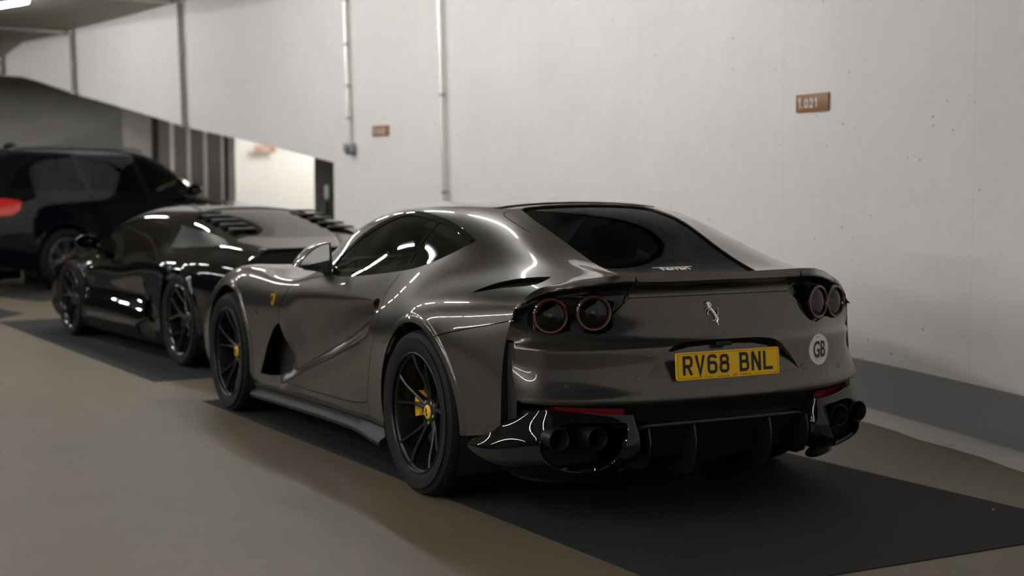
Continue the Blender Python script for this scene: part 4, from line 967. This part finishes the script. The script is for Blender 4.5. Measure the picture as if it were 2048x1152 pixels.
SUPER, S2 = vehicle('supercar', 'low black supercar with black wheels parked nose away ahead of the grey coupe', (5.0, -.30, 0), math.radians(5.4), ST2,
    [[(.60,.90),(.74,.835),(1.1,.79),(1.56,.735),(2.0,.70),(2.30,.70),(2.35,.78),(2.27,.90),(2.05,.985),(1.75,1.03),(1.3,1.06),(.92,1.04),(.70,1.0)]], [GLK],
    [(0, .80, .345, .30, .262, 'y', RIMB, .07), (2.62, .82, .335, .245, .262, 'y', RIMB, .05)], arch=[(0, .345, .378), (2.62, .335, .368)], disp=disp2,
    extra=[('quarter_panel', [(.50,.86),(.62,1.005),(.72,1.035),(.2,.985),(-.38,.905),(-.1,.885),(.25,.865)], SATGREY, -.006),
           ('side_intake', [(.62,.50),(.78,.40),(.72,.32),(.56,.27),(.50,.30),(.60,.38)], MATTE, -.05),
           ('sill_intake', [(.52,.20),(.70,.30),(.95,.24),(.9,.16),(.6,.14)], MATTE, -.02)],
    divs=[([(.66,.30),(.60,.50),(.60,.72),(.66,.84)], .0025), ([(2.22,.24),(2.25,.50),(2.2,.68)], .0025)],
    screens=[smoothpoly([(1.62,10),(1.64,9.2),(1.75,8.4),(2.05,8.05),(2.4,7.9),(2.62,7.8)], .05)+smoothpoly([(2.72,8.5),(2.78,9.3),(2.8,10)], .05),
             smoothpoly([(.95,10),(.93,9.4),(.85,8.75)], .05)+smoothpoly([(.35,8.75),(-.2,8.8),(-.32,9.3),(-.34,10)], .05)])
for s in (1, -1):
    w0 = ell('door_mirror', (1.86, s*1.02, .86), (.085, .10, .055), DKPAINT, SUPER, ((-.03, 0, 0), (-1, 0, 0)))
    MB().tube([(1.95, s*.80, .74), (1.92, s*.90, .80), (1.88, s*.97, .84)], [.03, .018, .022], 8).build('mirror_stalk', DKPAINT, w0)
    for i in range(5):
        x_ = .72-.17*i; zz = float(S2.raw(np.array([x_]), np.array([9.0]))[0, 2]); y9 = float(S2.raw(np.array([x_]), np.array([9.0]))[0, 1])
        MB().box((x_, s*(y9+.06), zz+.006), (.085, .20, .014), .004, Matrix.Rotation(math.radians(-4), 3, 'Y')).build('louvre', SATGREY, SUPER)
    MB().box((-.70, s*.62, .72), (.06, .34, .05), .01).build('tail_lamp', REDL, SUPER)
box('underbody', (1.35, 0, .16), (4.0, 1.46, .07), MATTE, SUPER, .02)
box('rear_diffuser', (-.72, 0, .24), (.3, 1.5, .14), MATTE, SUPER, .03); box('cabin_tub', (1.35, 0, .38), (1.7, 1.4, .34), INSIDE, SUPER, .05)
for s in (1, -1): seat(SUPER, 1.25, s*.36, .22)
MB().box((-.80, 0, .885), (.10, 1.3, .02), .008).build('rear_spoiler', DKPAINT, SUPER)
ST3 = [
(-.90,[(.78,.35),(.84,.48),(.87,.62),(.87,.80),(.86,.95),(.83,1.08),(.78,1.18),(.70,1.40),(.60,1.60),(.40,1.68),(0,1.70)]),
(-.5,[(.88,.30),(.94,.45),(.96,.62),(.965,.80),(.95,.95),(.93,1.08),(.88,1.19),(.76,1.44),(.63,1.66),(.40,1.72),(0,1.74)]),
(0,[(.90,.25),(.95,.42),(.965,.62),(.97,.80),(.96,.95),(.935,1.08),(.89,1.18),(.77,1.43),(.64,1.66),(.40,1.735),(0,1.755)]),
(1.0,[(.90,.25),(.93,.40),(.945,.60),(.95,.78),(.94,.93),(.92,1.06),(.88,1.16),(.76,1.42),(.64,1.655),(.40,1.735),(0,1.755)]),
(1.6,[(.90,.25),(.93,.40),(.945,.60),(.95,.78),(.94,.93),(.92,1.06),(.88,1.15),(.77,1.38),(.65,1.59),(.40,1.68),(0,1.70)]),
(2.1,[(.90,.25),(.93,.40),(.945,.60),(.95,.78),(.94,.93),(.91,1.05),(.86,1.12),(.78,1.22),(.70,1.32),(.42,1.42),(0,1.44)]),
(2.5,[(.91,.25),(.95,.42),(.965,.60),(.965,.78),(.95,.92),(.91,1.02),(.83,1.07),(.75,1.085),(.64,1.10),(.40,1.14),(0,1.16)]),
(2.93,[(.91,.28),(.95,.42),(.97,.60),(.97,.78),(.95,.90),(.90,.985),(.82,1.02),(.74,1.03),(.63,1.04),(.4,1.07),(0,1.08)]),
(3.5,[(.85,.28),(.90,.40),(.91,.56),(.90,.70),(.88,.81),(.83,.89),(.75,.93),(.67,.945),(.57,.955),(.35,.98),(0,.99)]),
(3.85,[(.70,.28),(.75,.36),(.76,.50),(.75,.62),(.72,.70),(.68,.76),(.62,.80),(.55,.82),(.46,.83),(.28,.84),(0,.845)])]
def disp3(p, v):
    p = p.copy(); x, y, z = p[..., 0], p[..., 1], p[..., 2]; side = sm((5.2-v)/1.0)
    for cx_ in (0., 2.93):
        d = np.hypot(x-cx_, z-.38); y += .008*(1-sm((d-.45)/.05))*side
    return p
_h = Vector((math.cos(math.radians(-66)), math.sin(math.radians(-66)), 0)); _rt = Vector((_h.y, -_h.x, 0)); _b = Vector((13.0, -.24, 0))-_rt*.95
SUV, S3 = vehicle('suv', 'tall black SUV with a red tail lamp and silver wheels at the left edge', (_b.x, _b.y, 0), math.radians(-66), ST3,
    [[(-.72,1.26),(-.30,1.235),(.40,1.215),(1.30,1.20),(2.02,1.17),(2.10,1.19),(1.95,1.33),(1.70,1.50),(1.50,1.58),(1.25,1.635),(.4,1.645),(-.2,1.63),(-.50,1.50)]], [GLK],
    [(0, .82, .38, .30, .262, 'v', RIMS, .05), (2.93, .82, .38, .275, .262, 'v', RIMS, .05)], arch=[(0, .38, .43), (2.93, .38, .43)], paintm=NAVYP, disp=disp3,
    extra=[('tail_lamp', [(-.90,.93),(-.90,1.14),(-.75,1.13),(-.60,1.10),(-.63,1.0),(-.72,.94)], mat('lit_tail_lamp', (.5, .01, .01), .15, coat=1, emit=(1, .015, .01), es=.09), .004),
           ('front_window', [(1.42,1.22),(2.00,1.195),(1.92,1.31),(1.66,1.49),(1.42,1.56),(1.33,1.56)], GLS, -.010),
           ('lower_cladding', [(.46,.255),(2.46,.255),(2.46,.36),(.46,.36)], MATTE, .004)],
    divs=[([(.40,1.20),(.33,1.645)], .035), ([(.02,1.21),(.08,1.645)], .01), ([(1.32,1.19),(1.22,1.645)], .045), ([(1.30,.40),(1.36,.8),(1.32,1.19)], .003), ([(.42,.80),(.46,1.0),(.40,1.20)], .003)],
    screens=[smoothpoly([(1.60,10),(1.60,9.3),(1.66,8.6),(1.9,8.1),(2.2,7.8),(2.4,7.6)], .05)+smoothpoly([(2.44,8.5),(2.46,9.2),(2.47,10)], .05)])
for s in (1, -1):
    w0 = ell('door_mirror', (1.95, s*1.06, 1.22), (.07, .11, .075), NAVYP, SUV, ((-.03, 0, 0), (-1, 0, 0))); MB().tube([(1.98, s*.88, 1.16), (1.96, s*.98, 1.20)], .03, 8).build('mirror_stalk', BLACKP, w0)
    MB().tube([(-.55, s*.63, 1.715), (-.45, s*.635, 1.745), (.4, s*.64, 1.765), (1.3, s*.64, 1.745), (1.4, s*.64, 1.715)], .014, 8).build('roof_rail', mat('rail_satin', (.2, .2, .2), .4, .6), SUV)
ell('roof_antenna', (-.05, .12, 1.775), (.11, .035, .05), BLACKP, SUV)
box('underbody', (1.35, 0, .30), (4.0, 1.46, .10), MATTE, SUV, .02); box('cabin_floor', (.8, 0, .60), (2.6, 1.5, .30), INSIDE, SUV, .05)
for s in (1, -1): seat(SUV, 1.35, s*.38, .72); seat(SUV, .45, s*.38, .72)

# ================================================================== things in the garage
wsign(-8.43, 1.853, .385, .112, '1.021', 0, 'brown bay sign reading 1.021 on the white wall above the grey coupe')
wsign(5.54, 1.872, .355, .112, '1.022', 0, 'brown bay sign right of the short conduit box, second nearest of the three')
s_ = wsign(0, 0, .36, .115, '1.023', 0, 'brown bay sign far back on the bright wall seen through the opening')
s_.location = (18.98, -4.84, 1.857); s_.rotation_euler = (0, 0, math.atan2(-3.35, -1.7)+PI)
DSTEEL = mat('dull_steel', (.20, .195, .18), .5, .5)
def pipe(name, a, b, r, label, group=None, clips=(.3, .6, .9), m=None):
    o = empty(name, (0, 0, 0), 0, label, 'conduit', group); a = Vector(a); b = Vector(b)
    MB().tube([a, b], r, 12).build('conduit_tube', m or STEEL, o)
    for k in clips:
        c = a.lerp(b, k); d = (b-a).normalized(); MB().tube([c-d*.015, c+d*.015], r*1.45, 12).build('pipe_clip', mat('clip_steel', (.3, .3, .3), .4, .8), o)
    return o
def vpipe(t0, z0, t1, z1, r, label, clips=(.3, .6, .9), off=.05): return pipe('conduit_pipe', wall_at(t0, z0, off), wall_at(t1, z1, off), r, label, 'steel conduits on the curved wall', clips, DSTEEL if t0 > 10 else None)
vpipe(2.79, .9, 3.05, 3.70, .021, 'steel conduit on the wall directly behind the grey coupe roof, nearest of the conduits', (.12, .46, .84))
p_ = vpipe(6.74, 1.75, 6.93, 3.70, .021, 'steel conduit ending in a small grey socket box left of the brown sign', (.14, .32, .55, .8))
c = wall_at(6.74, 1.70, .055); Rz = Matrix.Rotation(math.radians(6.7), 3, 'Z')
SB = tag(empty('socket_box', c, math.radians(6.7)), 'small grey socket box under the end of the conduit', 'socket')
MB().box((-.01, 0, .0), (.13, .07, .10), .008).build('box_body', mat('socket_grey', (.30, .31, .32), .5), SB); MB().box((-.035, .0, -.03), (.075, .085, .09), .008).build('socket_cover', mat('socket_dark', (.08, .09, .10), .4), SB); MB().box((.04, .04, .0), (.03, .012, .06), .004).build('label_plate', mat('socket_blue', (.25, .34, .42), .5), SB)
vpipe(14.30, 2.02, 14.45, 3.62, .028, 'dark conduit on the upper wall above the door panels, third from the right', (.02, .6, .97)); 
vpipe(19.65, 2.56, 19.72, 3.46, .032, 'dark conduit on the upper wall with a junction at the ceiling, fourth from the right', (.02, .45, .97))
vpipe(23.22, 2.92, 23.26, 3.20, .04, 'short thick conduit at the far left end of the upper wall', (.3, .8))
for t, z, lab in ((14.45, 3.63, 'steel conduit crossing the ceiling from the third wall conduit'), (19.72, 3.43, 'steel conduit crossing the ceiling from the fourth wall conduit')):
    a = wall_at(t, z, .06); b = Vector(cp(RC-9, t+3, z-.01)); pipe('ceiling_conduit', a, b, .022, lab, 'steel conduits under the ceiling', (.01, .12, .3, .6))
BX = tag(empty('fire_point', (11.86, -3.20, 1.12)), 'white notice and green bottle on the dark column by the opening', 'safety equipment')
nn = Vector((-.89, .46, 0))
MB().box((-.03, .0, .075), (.02, .055, .17), .008, Matrix.Rotation(math.radians(-27), 3, 'Z')).build('white_notice', mat('notice_white', (.8, .8, .78), .5), BX)
MB().lathe([(.0001, 0), (.03, .0), (.032, .02), (.032, .12), (.015, .15), (.012, .17)], (-.04, .02, -.20), (0, 0, 1), 16).build('green_bottle', mat('bottle_green', (.01, .05, .025), .3), BX)
# floor mats (black painted rubber bays)
MATM = concrete('black_floor_mat', (.0075, .0078, .0078), .85, bump=.6)
def pmat(pts, label, th=.004):
    n = len(pts); V = [(x, y, 0.0005) for x, y in pts]+[(x, y, th) for x, y in pts]
    o = MB().add(V, [tuple(range(n))[::-1], tuple(range(n, 2*n))]+[(i, (i+1) % n, (i+1) % n+n, i+n) for i in range(n)]).build('floor_mat', MATM); return tag(o, label, 'mat')
pmat([(-1.93, .82), (-1.92, -1.17), (3.35, -.95), (3.16, .985)], 'black rectangular parking mat under the grey coupe')
pmat([(4.19, 1.02), (4.25, -1.10), (9.3, -.80), (9.15, 1.235)], 'black rectangular parking mat under the low black supercar')
pmat([(9.93, .83), (10.9, 1.02), (13.5, 3.5), (10.5, 3.6), (9.2, 1.35)], 'black mat corner on bare floor at the left edge beside the black SUV')
pmat([(11.35, .42), (12.9, .85), (14.9, -3.6), (13.2, -4.4)], 'black parking mat in shadow under the black SUV')
# leaf on the mat
V = [(-.03, 0, 0), (0, .008, .003), (.03, 0, .001), (0, -.008, .003)]; q = (-1.45, -1.02, .006)
tag(mk('dry_leaf', [(q[0]+a*.3+b, q[1]-a*.6, q[2]+c_) for a, b, c_ in V], [(0, 1, 2, 3)], mat('leaf', (.40, .26, .10), .7)), 'tiny dry leaf on the black mat at the far right', 'leaf')
# ceiling tubes: rows that follow the curve of the garage
def tubes(r, t0, t1, step, half, z, n0, grp, lab, m=None):
    i = 0; t = t0
    while t < t1:
        x = cp(r, t)[0]; zz = min(z, ceil_z(x)-.10)
        o = tag(empty('ceiling_light', cp(r, t, zz), math.radians(t), lab, 'light', grp))
        if i == 0 and not TB_: 
            TB_.append(MB().tube([(-half, 0, 0), (half, 0, 0)], .022, 10).build('light_tube', m or TUBE, o))
            TB_.append(MB().box((0, 0, .045), (half*2+.06, .17, .05), .01).build('light_housing', mat('fitting_grey', (.35, .35, .35), .5), o))
        else:
            for c in TB_: d = c.copy(); COL.objects.link(d); d.parent = o
        t += step; i += 1
TB_ = []
tubes(27.75, -6.5, 9, 4.63, .75, 3.50, 0, 'tube lights above the parked cars', 'long white tube light in the ceiling row above the parked cars')
tubes(24.9, -4, 34, 6.0, .75, 3.50, 0, 'tube lights over the near lane edge', 'long white tube light over the near edge of the driving lane')
tubes(23.6, -58, -13, 2.6, .75, 3.50, 0, 'added tube lights behind the camera', 'long white tube light added behind the viewpoint to brighten the grey coupe from the rear')  # dense unseen row, added to brighten the rear of the coupe
tubes(20.5, -58, 34, 5.0, .75, 3.50, 0, 'tube lights over the lane', 'long white tube light in the ceiling row over the driving lane')
tubes(14.5, -60, 34, 5.5, .75, 3.50, 0, 'tube lights along the inner ring', 'long white tube light in the inner ceiling row')
o = tag(empty('ceiling_light', (13.72, .38, 3.50), math.radians(17), 'white tube light glowing in the top left corner of the ceiling', 'light', 'tube lights above the parked cars'))
for c in TB_: d = c.copy(); COL.objects.link(d); d.parent = o
for x, y, z in ((17.2, -5.4, 3.22), (16.2, -6.3, 3.22)):
    o = empty('back_room_light', (x, y, z), math.radians(-20), 'tube light in the back room beyond the wall opening', 'light', 'tube lights in the back room')
    MB().tube([(-.7, 0, 0), (.7, 0, 0)], .03, 10).build('light_tube', TUBEB, o); MB().box((0, 0, .05), (1.5, .12, .05), .01).build('light_housing', mat('fitting_grey', (.35, .35, .35), .5), o)
